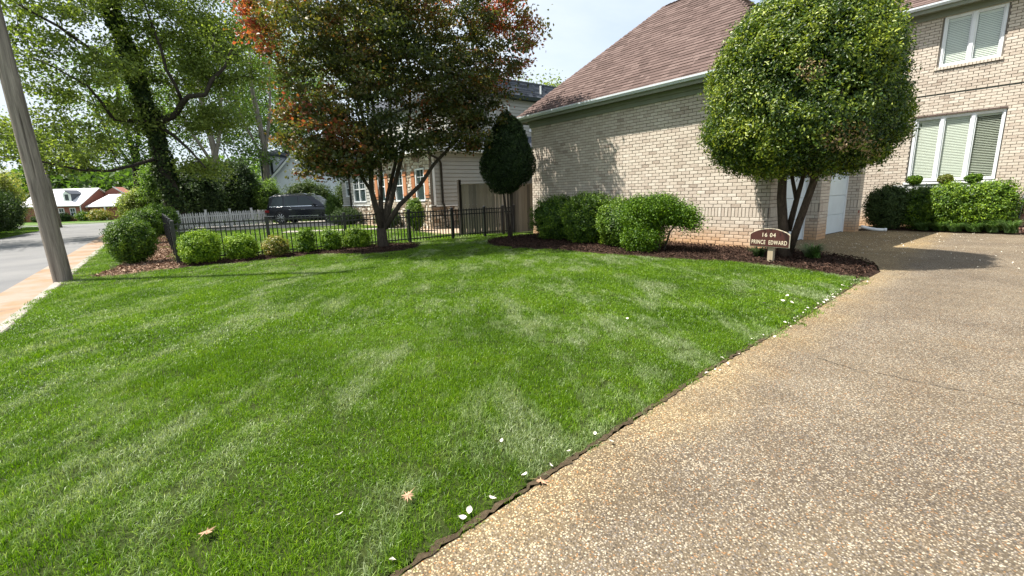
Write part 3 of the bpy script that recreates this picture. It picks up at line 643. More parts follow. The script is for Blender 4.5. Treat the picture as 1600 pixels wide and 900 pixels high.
for i, b in enumerate(BR):
    w, ax, pl, sg, a, z, L, h = b; c = np.array(br_center(b), float); out = rgb.uniform(-0.002, 0.0035)
    c[0 if ax == 'y' else 1] -= out
    tn = min(1, max(0, rgb.gauss(0.55, 0.19)))
    if i in single:
        key = (ax, round(L, 2), round(h, 2), rgb.randrange(10))
        if key not in bmesh_cache:
            mb = MB(); v, F = brick_geo(L, h, tn, ax, rgb); mb.add(v, F, tn)
            me = bpy.data.meshes.new('brick'); me.from_pydata(mb.v, [], mb.f); me.materials.append(M['brick'])
            at = me.attributes.new('tone', 'FLOAT', 'POINT'); at.data.foreach_set('value', mb.t)
            bm = bmesh.new(); bm.from_mesh(me); bmesh.ops.recalc_face_normals(bm, faces=bm.faces)
            bm.faces.ensure_lookup_table(); n = bm.faces[0].normal
            if (n.x if ax == 'y' else n.y) > 0: bmesh.ops.reverse_faces(bm, faces=bm.faces)
            bm.to_mesh(me); bm.free(); bmesh_cache[key] = me
        link('brick', bmesh_cache[key], w, c)
    else:
        v, F = brick_geo(L, h, tn, ax, rgb); joined.setdefault(w.name, (w, MB()))[1].add([np.array(q)+c for q in v], F, tn)
for w, mb in joined.values(): o = mb.build('brick', M['brick'], w, recalc=True); o['kind'] = 'stuff'

# upper window rowlock sill and brick headers
mb = MB(); yy = UW[0]-0.06
while yy < UW[1]+0.04: mb.obox((FX-0.06, yy, UW[2]-0.09), (0.10, 0, 0), (0, 0.068, 0), (0, 0, 0.082), tone=random.uniform(0.6, 1.0)); yy += 0.078
o = mb.build('window_sill', M['brick'], house, bevel=0.004)
# windows -------------------------------------------------------------
SLAT = None
def blind_window(lo, hi, z0, z1, divs, X, label=None):
    """divs: list of (y0,y1) glass lights; light fill between"""
    mb = MB(); f = 0.055
    mb.box(X+0.02, X+0.10, lo, hi, z0, z0+f); mb.box(X+0.02, X+0.10, lo, hi, z1-f, z1)
    ed = [lo]+[v for d in divs for v in d]+[hi]
    for i in range(0, len(ed), 2): mb.box(X+0.018, X+0.102, ed[i], ed[i+1], z0+0.001, z1-0.001)
    w = mb.build('window', M['trim_white'], house, loc=(X, (lo+hi)/2, z0), bevel=0.006)
    if label: w['label'] = label
    # sash stops
    for (a, b) in divs:
        ms = MB(); s = 0.028
        ms.box(X+0.045, X+0.085, a, a+s, z0+f, z1-f); ms.box(X+0.045, X+0.085, b-s, b, z0+f, z1-f); ms.box(X+0.046, X+0.084, a+s, b-s, z0+f, z0+f+s); ms.box(X+0.046, X+0.084, a+s, b-s, z1-f-s, z1-f)
        ms.build('sash', M['trim_white'], w)
        mp = MB(); mp.box(X+0.062, X+0.066, a+s, b-s, z0+f+s, z1-f-s); mp.build('pane', M['glass'], w)
        me = bpy.data.meshes.new('blind_slat'); L = (b-a-2*s-0.01)/2
        t = 0.34 if a < 2.3 else 1.12; hw = 0.0232; dx, dz = hw*math.cos(t), hw*math.sin(t)
        me.from_pydata([(-dx, -L, -dz), (0, -L, 0.003), (dx, -L, dz), (-dx, L, -dz), (0, L, 0.003), (dx, L, dz)], [], [(0, 1, 4, 3), (1, 2, 5, 4)]); me.materials.append(M['blind'])
        z = z0+f+s+0.02
        while z < z1-f-s-0.05:
            link('blind_slat', me, w, (X+0.105, (a+b)/2, z)); z += 0.048
        mr = MB(); mr.box(X+0.105, X+0.145, a+s, b-s, z1-f-s-0.05, z1-f-s); mr.build('blind_headrail', M['blind'], w)
    mb = MB(); mb.box(X+0.24, X+0.26, lo, hi, z0, z1); mb.build('room_behind', M['room2'], w)
blind_window(LW[0]+0.02, LW[1]-0.02, LW[2]+0.03, LW[3]-0.02, [(2.17, 2.74), (2.82, 3.42), (3.50, 4.06)], FX, 'white triple window with lowered blinds')
blind_window(UW[0], UW[1], UW[2], UW[3], [(2.49, 3.05), (3.14, 3.69)], FX, 'white double upstairs window with blinds')
mb = MB(); mb.box(FX-0.10, FX+0.02, LW[0]-0.02, LW[1]+0.04, LW[2]-0.06, LW[2]+0.0); mb.build('window_sill', M['trim_white'], house, bevel=0.006)
mb = MB(); mb.box(FX-0.07, FX-0.014, LW[0]+0.02, LW[1]+0.30, LW[2]-0.30, LW[2]-0.07); mb.build('planter_board', M['trim_white'], house, bevel=0.006)
mb = MB(); mb.box(FX-0.035, FX-0.014, LW[0], LW[1], LW[3]-0.004, LW[3]+0.03); mb.build('lintel', M['shingle'], house)
# garage doors
for (a, b) in (D1, D2):
    Y = GY+REC; mb = MB(); n = 4; hh = DH/n
    mb.box(a, b, Y+0.03, Y+0.06, 0.0, DH); d = mb.build('garage_door', M['door_white'], house, loc=((a+b)/2, Y, 0))
    me = None
    for i in range(n):
        mp = MB(); mp.box(a+0.06, b-0.06, Y, Y+0.028, 0.01+i*hh, (i+1)*hh-0.006); mp.build('door_panel', M['door_white'], d, bevel=0.008)
    mf = MB(); mf.box(a, a+0.06, Y-0.03, Y+0.028, 0, DH); mf.box(b-0.06, b, Y-0.03, Y+0.028, 0, DH); mf.box(a+0.06, b-0.06, Y-0.028, Y+0.027, DH-0.08, DH); mf.build('door_frame', M['trim_white'], d, bevel=0.004)
    mr = MB(); mr.box(a, b, Y-0.005, Y+0.028, 0.004, 0.02); mr.build('rubber_seal', M['rubber'], d)
mb = MB(); mb.box(17.02, 17.14, GY-0.03, GY-0.013, 0.58, 0.66); mb.build('wall_vent', M['red_brick'], house)
# eaves, frieze, gutters ----------------------------------------------
EX, EY, EZ = 10.60, 4.30, 4.06
mb = MB()
def eave_box(mb, x0, x1, y0, y1, z0, z1): mb.box(x0, x1, y0, y1, z0, z1)
mb.box(GX-0.055, GX-0.001, GY-0.055, GE+0.05, 3.72, 3.93); mb.box(GX-0.001, GR+0.05, GY-0.055, GY-0.001, 3.72, 3.93)   # frieze
mb.box(GX-0.10, GX-0.056, GY-0.10, GE+0.08, 3.83, 3.94); mb.box(GX-0.056, GR, GY-0.10, GY-0.056, 3.83, 3.94)
mb.box(EX+0.04, GX+0.2, EY+0.04, GE+0.40, 3.94, 3.965); mb.box(GX+0.2, GR+0.4, EY+0.04, GY+0.2, 3.94, 3.965)
mb.build('frieze', M['trim_green'], house, bevel=0.006)
mb = MB(); mb.box(EX+0.012, EX+0.04, EY+0.012, GE+0.42, 3.90, 4.06); mb.box(EX+0.04, GR+0.42, EY+0.012, EY+0.04, 3.90, 4.06); mb.box(EX+0.04, GR+0.42, GE+0.40, GE+0.42, 3.90, 4.06); mb.build('fascia', M['trim_green'], house)
def gutter(path, mat, name='rain_gutter', w=0.11, h=0.10, out=(-1, 0)):
    prof = [(0, 0), (0.0, -h), (0.07, -h), (w*0.8, -h*0.55), (w, -h*0.45), (w, 0), (w-0.012, 0), (w-0.012, -h*0.4), (0.07, -h+0.01), (0.008, -h+0.01), (0.008, 0)]
    mb = MB(); (x0, y0, z), (x1, y1, _) = path; ox, oy = out
    v = [(x0+ox*a, y0+oy*a, z+c) for a, c in prof]+[(x1+ox*a, y1+oy*a, z+c) for a, c in prof]; n = len(prof)
    mb.add(v, [tuple(range(n))[::-1], tuple(range(n, 2*n))]+[(i, (i+1) % n, n+(i+1) % n, n+i) for i in range(n)]); return mb
gm = gutter([(EX+0.01, EY-0.1, 4.09), (EX+0.01, GE+0.44, 4.09)], None); gm.build('rain_gutter', M['gutter_metal'], house)
gm = gutter([(EX+0.01, EY+0.01, 4.09), (GR+0.42, EY+0.01, 4.09)], None, out=(0, -1)); gm.build('rain_gutter', M['gutter_metal'], house)
# main eave (frieze, soffit, gutter)
mb = MB(); mb.box(FX-0.06, FX-0.014, -6, 7, 6.28, 6.46); mb.build('frieze', M['trim_green'], house)
mb = MB(); mb.box(FX-0.36, FX+0.2, -6.3, 7.3, 6.46, 6.485); mb.box(FX-0.385, FX-0.36, -6.3, 7.3, 6.42, 6.60); mb.build('soffit', M['trim_green'], house)
gutter([(FX-0.387, -6.3, 6.63), (FX-0.387, 7.3, 6.63)], None).build('rain_gutter', M['gutter_metal'], house)
# roofs ----------------------------------------------------------------
PITCH = 0.92
def roof_face(parent, p0, udir, L, vdir, exposure, clipfn, mat, nmax, tabw=0.30, rowmax=60, seed=0, name='shingle'):
    """p0 eave start, udir along the eave, vdir up the slope; clipfn(row v)->(u0,u1). Returns specs"""
    p0 = np.array(p0, float); u = np.array(udir, float); v = np.array(vdir, float); nrm = np.cross(u, v); nrm /= np.linalg.norm(nrm)
    if nrm[2] < 0: nrm = -nrm
    rg = random.Random(seed); out = []
    for r in range(rowmax):
        a = r*exposure; lim = clipfn(a)
        if lim is None or lim[1]-lim[0] < 0.05: break
        x = lim[0]-rg.uniform(0, tabw)
        while x < lim[1]:
            w = tabw*rg.choice([0.45, 0.7, 1.0, 1.0, 1.25]); x0, x1 = max(x, lim[0]), min(x+w, lim[1]); x += w
            if x1-x0 < 0.03: continue
            th = rg.choice([0.012, 0.014, 0.018]); g = 0.002
            o = p0+u*(x0+g)+v*(a)+nrm*0.002
            c8 = [o+nrm*0.0, o+u*(x1-x0-2*g)+nrm*0.0, o+u*(x1-x0-2*g)+v*(exposure+0.02), o+v*(exposure+0.02),
                  o+nrm*(th+0.004), o+u*(x1-x0-2*g)+nrm*(th+0.004), o+u*(x1-x0-2*g)+v*(exposure+0.02)+nrm*0.003, o+v*(exposure+0.02)+nrm*0.003]
            out.append((c8, rg.random()))
    return out
BOXF = [(4, 5, 6, 7), (0, 1, 5, 4), (1, 2, 6, 5), (3, 0, 4, 7)]
def emit_shingles(parent, specs, mat, nsingle, name='shingle'):
    specs = sorted(specs, key=lambda s: np.linalg.norm(s[0][0]-np.array([0, 0, CAMZ])))
    for c8, t in specs[:nsingle]:
        mb = MB(); mb.add(c8, BOXF, t); mb.build(name, mat, parent, loc=c8[0], recalc=False)
    if len(specs) > nsingle:
        mb = MB()
        for c8, t in specs[nsingle:]: mb.add(c8, BOXF, t)
        o = mb.build(name, mat, parent, recalc=False); o['kind'] = 'stuff'
gy0, gy1, gx0, gx1 = EY, GE+0.44, EX, GR+0.44
half = (gx1-gx0)/2; apexz = EZ+half*PITCH
P_ = [(gx0, gy0, EZ), (gx1, gy0, EZ), (gx1, gy1, EZ), (gx0, gy1, EZ), (gx0+half, gy0+half, apexz), (gx0+half, gy1-half, apexz)]
mb = MB(); mb.add(P_, [(0, 1, 4), (1, 2, 5, 4), (2, 3, 5), (3, 0, 4, 5), (3, 2, 1, 0)]); groof = mb.build('roof', M['shingle'], house)
sl = math.hypot(1, PITCH); vW = np.array([1, 0, PITCH])/sl; vS = np.array([0, 1, PITCH])/sl
specs = roof_face(groof, (gx0-0.02, gy0, EZ+0.0), (0, 1, 0), 0, vW, 0.142, lambda a: (a/sl, (gy1-gy0)-a/sl) if a/sl < half-0.05 else None, None, 0, seed=1)
specs += roof_face(groof, (gx0, gy0-0.02, EZ+0.0), (1, 0, 0), 0, vS, 0.142, lambda a: (a/sl, (gx1-gx0)-a/sl) if a/sl < half-0.05 else None, None, 0, seed=2)
emit_shingles(groof, specs, M['shingle'], 220)
# hip cap shingles
def caps(parent, a, b, mat, step=0.14, w=0.13, name='ridge_cap'):
    a, b = np.array(a, float), np.array(b, float); d = b-a; L = np.linalg.norm(d); d /= L; s = np.cross(d, (0, 0, 1)); s /= np.linalg.norm(s); nn = np.cross(s, d)
    mb = MB(); k = int(L/step)
    for i in range(k):
        o = a+d*i*step; t = random.random()
        mb.add([o-s*w-nn*0.055+nn*0.02, o+nn*0.035, o+s*w-nn*0.055+nn*0.02, o+d*(step+0.02)-s*w-nn*0.05, o+d*(step+0.02)+nn*0.018, o+d*(step+0.02)+s*w-nn*0.05], [(0, 1, 4, 3), (1, 2, 5, 4), (0, 1, 2)], t)
    o = mb.build(name, mat, parent, recalc=False)
caps(groof, P_[3], P_[5], M['shingle']); caps(groof, P_[0], P_[4], M['shingle']); caps(groof, P_[1], P_[4], M['shingle']); caps(groof, P_[4], P_[5], M['shingle'])
mx0, mx1, my0, my1, mz = FX-0.40, FX+9.6, -6.3, 7.3, 6.60; mh = (mx1-mx0)/2
Q_ = [(mx0, my0, mz), (mx1, my0, mz), (mx1, my1, mz), (mx0, my1, mz), (mx0+mh, my0+mh, mz+mh*0.8), (mx0+mh, my1-mh, mz+mh*0.8)]
mb = MB(); mb.add(Q_, [(0, 1, 4), (1, 2, 5, 4), (2, 3, 5), (3, 0, 4, 5), (3, 2, 1, 0)]); mroof = mb.build('roof', M['shingle'], house)
s2 = math.hypot(1, 0.8); v2 = np.array([1, 0, 0.8])/s2
emit_shingles(mroof, roof_face(mroof, (mx0-0.02, my0, mz), (0, 1, 0), 0, v2, 0.142, lambda a: (max(5.5, a/s2), (my1-my0)-a/s2) if a < 2.6 else None, None, 0, seed=3), M['shingle'], 60)
# small drain elbow at the garage corner
dp = thing('drain_elbow', (17.5, 4.45, 0), 'small white downspout elbow lying at the garage corner', 'drain pipe')
mb = MB(); mb.tube([(17.38, 4.62, 0.14), (17.40, 4.55, 0.13), (17.45, 4.42, 0.09), (17.52, 4.25, 0.055), (17.6, 4.05, 0.05)], [0.05, 0.05, 0.048, 0.045, 0.045], 10); mb.build('pipe', M['trim_white'], dp, smooth=True)
mb = MB(); mb.tube([(17.59, 4.07, 0.05), (17.61, 4.02, 0.05)], 0.055, 10); mb.build('collar', M['trim_white'], dp)
# steps and rail
st = thing('entry_steps', (18.6, 0.9, 0), 'red brick entry steps with dark handrail at the right edge of the house', 'steps')
for i in range(4):
    z0, z1 = i*0.165, (i+1)*0.165-0.05; x0 = 18.35+i*0.28
    mb = MB(); mb.box(x0+0.03, 19.55, -0.6, 1.50, z0, z1); s_ = mb.build('step', M['mortar'], st)
    mk = MB(); yy = -0.6
    while yy < 1.48:
        mk.box(x0+0.004, x0+0.03, yy, yy+0.20, z0+0.008, z1-0.004, random.random()); mk.box(x0-0.012, x0+0.26, yy, yy+0.095, z1, z1+0.048, random.random()); mk.box(x0-0.012, x0+0.26, yy+0.105, yy+0.20, z1, z1+0.048, random.random()); yy += 0.212
    xx = x0+0.05
    while xx < 19.4: mk.box(xx, xx+0.2, 1.50, 1.515, z0+0.008, z1-0.004, random.random()); xx += 0.212
    mk.build('brick', M['step_brick'], s_, bevel=0.004)
mb = MB(); mb.tube([(18.42, 1.40, 0.0), (18.42, 1.40, 0.35), (18.55, 1.40, 0.98), (18.70, 1.40, 1.08), (19.5, 1.40, 1.55)], 0.022, 8); mb.tube([(19.0, 1.40, 0.5), (19.0, 1.40, 1.27)], 0.016, 6)
mb.build('handrail', M['black'], st, smooth=True)
# ================================================================== STONE HOUSE (neighbour)
sh = thing('stone_house', (10, 18.8, 0), 'neighbour house of pale fieldstone and grey siding with orange wooden shutters', 'house')
SX, SY = 10.0, 18.8
wins = [(19.3, 20.2, 1.34, 2.78), (21.6, 22.55, 1.34, 2.82), (23.85, 24.8, 1.34, 2.85), (26.75, 28.8, 1.34, 2.78), (29.5, 30.2, 1.7, 2.65)]
SEND = 31.0; EZ2 = 3.45
mb = MB(); edges = [SY+0.0]+[v for w in wins for v in w[:2]]+[SEND]
for i in range(0, len(edges), 2): mb.box(SX, SX+0.25, edges[i], edges[i+1], -0.1, EZ2)
for (a, b, z0, z1) in wins: mb.box(SX, SX+0.25, a, b, -0.1, z0); mb.box(SX, SX+0.25, a, b, z1, EZ2)
swall = mb.build('wall', M['mortar'], sh)
def stones(wall, fn, a0, a1, z0, z1, holes, seed, sz=0.19):
    """irregular fieldstone veneer; fn(a,z,d)->xyz with d proud distance"""
    rg = random.Random(seed); mb = MB(); z = z0; rows = []
    na = int((a1-a0)/sz); nz = int((z1-z0)/(sz*0.72))
    gp = [[(a0+(a1-a0)*i/na+(0 if i in (0, na) else rg.uniform(-.06, .06)), z0+(z1-z0)*j/nz+(0 if j in (0, nz) else rg.uniform(-.045, .045))) for j in range(nz+1)] for i in range(na+1)]
    used = set()
    for i in range(na):
        for j in range(nz):
            if (i, j) in used: continue
            i2 = i+1
            if i+1 < na and rg.random() < 0.3: i2 = i+2; used.add((i+1, j))
            q = [gp[i][j], gp[i2][j], gp[i2][j+1], gp[i][j+1]]; cx = sum(p[0] for p in q)/4; cz = sum(p[1] for p in q)/4
            if any(h[0]-0.06 < cx < h[1]+0.06 and h[2]-0.06 < cz < h[3]+0.06 for h in holes): continue
            s = 0.86; d = rg.uniform(0.02, 0.055); t = rg.random()
            q = [(cx+(p[0]-cx)*s, cz+(p[1]-cz)*s) for p in q]; q2 = [(cx+(p[0]-cx)*0.66, cz+(p[1]-cz)*0.66) for p in q]
            v = [fn(p[0], p[1], 0.0) for p in q]+[fn(p[0]+rg.uniform(-.01, .01), p[1], d*0.75) for p in q]+[fn(p[0], p[1], d) for p in q2]
            mb.add(v, [(8, 9, 10, 11)]+[(k, (k+1) % 4, 4+(k+1) % 4, 4+k) for k in range(4)]+[(4+k, 4+(k+1) % 4, 8+(k+1) % 4, 8+k) for k in range(4)], t)
    o = mb.build('stone', M['stone'], wall); o['kind'] = 'stuff'
stones(swall, lambda a, z, d: (SX-d, a, z), SY, 26.2, 0, EZ2-0.1, wins, 1)
stones(swall, lambda a, z, d: (SX-d, a, z), 26.2, SEND, 0, 1.1, [], 2)
mb = MB(); mb.box(SX+0.26, 22.0, SY, SY+0.25, -0.1, EZ2); swall2 = mb.build('wall', M['mortar'], sh)
stones(swall2, lambda a, z, d: (a, SY-d, z), SX, 15.5, 0, 1.02, [], 3)
mb = MB(); mb.box(SX-0.03, SX+0.30, SY-0.03, SY+0.0, 1.08, 1.10); mb.box(SX+0.22, 15.5, SY-0.07, SY-0.002, 1.03, 1.085); mb.box(SX-0.07, SX-0.002, 26.2, SEND, 1.08, 1.14); mb.build('water_table', M['trim_white'], sh)
def boards(wall, fn, a0, a1, z0, z1, holes, mat, exp=0.178, name='siding_board', joined=False):
    z = z0; out = MB()
    while z < z1-0.02:
        h = min(exp, z1-z); segs = [(a0, a1)]
        for hh in sorted(holes):
            if hh[2]-0.01 < z+h/2 < hh[3]+0.01:
                n = []
                for s0, s1 in segs:
                    if hh[1] <= s0 or hh[0] >= s1: n.append((s0, s1)); continue
                    if hh[0] > s0: n.append((s0, hh[0]))
                    if hh[1] < s1: n.append((hh[1], s1))
                segs = n
        for s0, s1 in segs:
            mb = out if joined else MB()
            v = [fn(s0, z+.012, 0.012), fn(s1, z+.012, 0.012), fn(s0, z+.012, 0.034), fn(s1, z+.012, 0.034), fn(s0, z+h, 0.006), fn(s1, z+h, 0.006)]
            mb.add(v, [(0, 1, 3, 2), (2, 3, 5, 4)])
            if not joined: mb.build(name, mat, wall)
        z += h
    if joined: out.build(name, mat, wall)['kind'] = 'stuff'
boards(swall2, lambda a, z, d: (a, SY-0.004-d, z), SX+0.22, 15.5, 1.09, EZ2, [], M['siding_grey'])
boards(swall, lambda a, z, d: (SX-0.004-d, a, z), 26.2, SEND, 1.15, EZ2-0.1, [(w[0]-.05, w[1]+.05, w[2]-.05, w[3]+.05) for w in wins], M['siding_grey'])
mb = MB(); mb.box(SX+0.12, SX+0.22, SY-0.035, SY-0.002, 1.09, EZ2); mb.box(SX-0.03, SX-0.002, 26.14, 26.22, 1.15, EZ2-0.1); mb.build('corner_board', M['trim_white'], sh)
def sash_window(par, axis, P, a, b, z0, z1, dbl=False, mat=M['trim_white'], name='window', nv=2):
    def B(mb, a0, a1, d0, d1, q0, q1): mb.box(P+d0, P+d1, a0, a1, q0, q1) if axis == 'y' else mb.box(a0, a1, P+d0, P+d1, q0, q1)
    mb = MB(); f = 0.07
    B(mb, a-0.02, b+0.02, -0.065, 0.02, z0-0.05, z0+0.02); B(mb, a, b, -0.045, 0.05, z1-f, z1); B(mb, a, a+f, -0.045, 0.05, z0+0.02, z1-f); B(mb, b-f, b, -0.045, 0.05, z0+0.02, z1-f)
    if dbl: B(mb, (a+b)/2-0.05, (a+b)/2+0.05, -0.044, 0.05, z0+0.02, z1-f)
    w = mb.build(name, mat, par)
    lights = [(a+f, (a+b)/2-0.05), ((a+b)/2+0.05, b-f)] if dbl else [(a+f, b-f)]
    for (l, r) in lights:
        ms = MB(); zm = (z0+z1)/2; B(ms, l, r, -0.005, 0.03, zm-0.025, zm+0.025); 
        for k in range(1, nv): c = l+(r-l)*k/nv; B(ms, c-0.009, c+0.009, 0.0, 0.02, zm+0.025, z1-f)
        B(ms, l, r, 0.001, 0.019, (zm+z1-f)/2, (zm+z1-f)/2+0.018)
        ms.build('muntin', mat, w); mp = MB(); B(mp, l, r, 0.025, 0.035, z0+0.02, z1-f); mp.build('pane', M['dglass'], w)
    return w
for i, (a, b, z0, z1) in enumerate(wins): sash_window(sh, 'y', SX, a, b, z0, z1, dbl=(i == 3))
def shutter(a, b, z0, z1):
    mb = MB(); n = 3; w = (b-a)/n
    mb.box(SX-0.085, SX-0.06, a, b, z0+0.12, z0+0.21); mb.box(SX-0.085, SX-0.06, a, b, z1-0.21, z1-0.12)
    s = mb.build('shutter', M['shutter'], sh)
    for i in range(n): m2 = MB(); m2.box(SX-0.0595, SX-0.035, a+i*w+0.004, a+(i+1)*w-0.004, z0, z1, random.random()); m2.build('plank', M['shutter'], s)
for (a, b, z0, z1) in wins[:3]: shutter(b+0.05, b+0.42, z0+0.1, z1-0.1); shutter(a-0.42, a-0.05, z0+0.1, z1-0.1)
# eaves, first-floor roof in slate
mb = MB(); mb.box(SX-0.45, SX-0.42, SY-0.45, SEND+0.3, 3.45, 3.66); mb.box(SX-0.42, 22, SY-0.45, SY-0.42, 3.45, 3.66); mb.build('fascia', M['trim_white'], sh)
mb = MB(); mb.box(SX-0.42, SX+0.2, SY-0.42, SEND+0.3, 3.45, 3.47); mb.box(SX+0.2, 22, SY-0.42, SY+0.2, 3.45, 3.47); mb.build('soffit', M['trim_white'], sh)
hx, hy = 2.6, 1.7; RZ = 3.66
r_ = [(SX-0.45, SY-0.45, RZ), (22, SY-0.45, RZ), (22, SY+hy, RZ+1.0), (SX+hx, SY+hy, RZ+1.0), (SX+hx, SEND+0.3, RZ+1.0), (SX-0.45, SEND+0.3, RZ)]
mb = MB(); mb.add(r_, [(0, 1, 2, 3), (0, 3, 4, 5)]); sroof = mb.build('roof', M['slate'], sh)
def slates(par, p0, u, L, v, H, mat, exp=0.16, tw=0.26, seed=0, sk0=0, sk1=0):
    p0, u, v = map(lambda q: np.array(q, float), (p0, u, v)); v = v/np.linalg.norm(v); nrm = np.cross(u, v); nrm = nrm/np.linalg.norm(nrm); nrm = nrm if (nrm[2] > 0.2 or (abs(nrm[2]) <= .2 and nrm[1] < 0)) else -nrm
    rg = random.Random(seed); mb = MB()
    for r in range(int(H/exp)):
        x = sk0*r*exp; e = L-sk1*r*exp
        while x < e:
            w = tw*rg.choice([.6, .8, 1, 1.1]); x1 = min(x+w, e); th = rg.uniform(.006, .016); o = p0+u*x+v*r*exp; q = u*(x1-x-0.004); t = v*(exp+0.01)
            mb.add([o, o+q, o+q+t, o+t, o+nrm*th, o+q+nrm*th, o+q+t+nrm*.003, o+t+nrm*.003], BOXF, rg.random()); x = x1
    mb.build('slate', mat, par, recalc=False)['kind'] = 'stuff'
slates(sroof, (SX-0.45, SY-0.46, RZ+.004), (1, 0, 0), 7.0, (0, hy+.45, 1.0), 2.3, M['slate'], seed=1, sk0=1.28)
slates(sroof, (SX-0.46, SY-0.45, RZ+.004), (0, 1, 0), 12.5, (hx+.45, 0, 1.0), 3.1, M['slate'], seed=2, sk0=0.75)
# upper storey
UY, UX = SY+1.7, SX+2.4
mb = MB(); mb.box(UX, 26, UY, SEND, RZ+0.3, 6.55); uwall = mb.build('wall', M['siding_grey'], sh)
uw = [(14.9, 15.9, 4.95, 6.15), (17.3, 18.3, 4.95, 6.15)]
boards(uwall, lambda a, z, d: (a, UY-0.003-d, z), UX, 22, RZ+0.9, 6.5, [(w[0], w[1], w[2]-.06, w[3]) for w in uw], M['siding_grey'])
boards(uwall, lambda a, z, d: (UX-0.003-d, a, z), UY, SEND, RZ+0.9, 6.5, [], M['siding_grey'], joined=True)
for (a, b, z0, z1) in uw: sash_window(sh, 'x', UY, a, b, z0, z1)
for a in (22.3, 25.6): sash_window(sh, 'y', UX, a, a+0.9, 5.0, 6.2)
mb = MB(); mb.box(UX-0.35, 26, UY-0.35, UY+0.1, 6.50, 6.68); mb.box(UX-0.35, UX+0.1, UY+0.1, SEND, 6.50, 6.68); mb.build('cornice', M['room'], sh)
mb = MB(); mb.add([(UX-0.33, UY-0.33, 6.68), (26, UY-0.33, 6.68), (26, UY-0.02, 7.42), (UX, UY-0.02, 7.42), (UX, SEND, 7.42), (UX-0.33, SEND, 6.68)], [(0, 1, 2, 3), (0, 3, 4, 5)]); mroof2 = mb.build('mansard_roof', M['slate'], sh)
slates(mroof2, (UX-0.33, UY-0.335, 6.684), (1, 0, 0), 12, (0, .31, .74), 0.80, M['slate'], exp=.13, seed=3)
slates(mroof2, (UX-0.335, UY-0.33, 6.684), (0, 1, 0), 10, (.33, 0, .74), 0.80, M['slate'], exp=.13, seed=4)
mb = MB(); mb.box(UX-0.03, 26, UY-0.05, SEND, 7.42, 7.50); mb.build('roof_cap', M['slate'], sh)
mb = MB(); mb.tube([(18.0, UY-0.25, 6.9), (18.0, UY-0.25, 7.35)], 0.05, 8); mb.build('vent_pipe', M['trim_white'], sh)
# dark downspouts
for (x, y) in ((10.55, 18.72), (9.9, 29.3)):
    mb = MB()
    if y < 20: mb.tube([(9.75, 18.33, 3.45), (9.8, 18.4, 3.3), (10.45, 18.68, 3.12), (10.55, 18.72, 2.95), (10.55, 18.72, 1.2), (10.55, 18.60, 1.02), (10.55, 18.60, 0.12), (10.6, 18.3, 0.06)], 0.05, 8)
    else: mb.tube([(9.6, 29.3, 3.45), (9.86, 29.3, 3.15), (9.9, 29.3, 2.9), (9.9, 29.3, 0.2)], 0.05, 8)
    mb.build('downspout', M['bark_dark'], sh, smooth=True)

# ================================================================== FENCES
ifn = thing('iron_fence', (0.3, 13.75, 0), 'black iron picket fence with square posts behind the row of small round bushes', 'fence')
FH = 1.02
pk = bpy.data.meshes.new('picket'); q = 0.012
_m = MB(); _m.box(-q, q, -q, q, 0.07, FH-0.03); _m.add([(-q, -q, FH-0.03), (q, -q, FH-0.03), (q, q, FH-0.03), (-q, q, FH-0.03), (0, 0, FH+0.03)], [(0, 1, 4), (1, 2, 4), (2, 3, 4), (3, 0, 4)])
pk.from_pydata(_m.v, [], _m.f); pk.materials.append(M['black'])
_p = MB(); _p.box(-0.037, 0.037, -0.037, 0.037, -0.05, FH+0.03); _p.box(-0.045, 0.045, -0.045, 0.045, FH+0.03, FH+0.045); _p.add([(-.04, -.04, FH+.045), (.04, -.04, FH+.045), (.04, .04, FH+.045), (-.04, .04, FH+.045), (0, 0, FH+.075)], [(0, 1, 4), (1, 2, 4), (2, 3, 4), (3, 0, 4)])
postm = bpy.data.meshes.new('post'); postm.from_pydata(_p.v, [], _p.f); postm.materials.append(M['black'])
def fence_run(par, a, b, posts, step, pkm, pom, skip=0.05):
    a, b = np.array(a, float), np.array(b, float); L = np.linalg.norm(b-a); d = (b-a)/L; ang = math.atan2(d[1], d[0])
    n = int(L/step)
    for i in range(n+1):
        s = i*step
        if min(abs(s-p) for p in posts) < skip: continue
        p = a+d*s; link('picket', pkm, par, (p[0], p[1], 0), (0, 0, ang))
    for s in posts: p = a+d*s; link('post', pom, par, (p[0], p[1], 0), (0, 0, ang))
    return a, d, L, ang
fence_run(ifn, (0.3, 13.75), (10.75, 13.75), [0, 2.05, 4.1, 6.15, 7.75, 9.1, 9.95, 10.45], 0.1085, pk, postm)
fence_run(ifn, (0.3, 13.85), (0.3, 29.9), [0.02, 2.2, 4.4, 6.6, 8.8, 11.0, 13.2, 16.0], 0.1085, pk, postm)
for z in (0.12, FH-0.20, FH-0.06):
    mb = MB(); mb.box(0.33, 10.75, 13.733, 13.767, z, z+0.034); mb.build('rail', M['black'], ifn)
    mb = MB(); mb.box(0.287, 0.313, 13.86, 29.9, z, z+0.034); mb.build('rail', M['black'], ifn)
pf = thing('picket_fence', (1.0, 30.2, 0), 'weathered white picket fence beyond the black fence, ending behind the suv', 'fence')
_m = MB(); _m.prism([(-0.04, 0.04), (0.04, 0.04), (0.04, 0.93), (0.0, 1.02), (-0.04, 0.93)], 'y', -0.01, 0.01, 0.5)
pms = []
for t in (0.2, 0.5, 0.8):
    me = bpy.data.meshes.new('picket'); me.from_pydata(_m.v, [], _m.f); me.materials.append(M['picket']); a_ = me.attributes.new('tone', 'FLOAT', 'POINT'); a_.data.foreach_set('value', [t]*len(_m.v)); pms.append(me)
a, b = np.array([1.0, 30.2]), np.array([6.3, 34.9]); L = np.linalg.norm(b-a); d = (b-a)/L; ang = math.atan2(d[1], d[0])
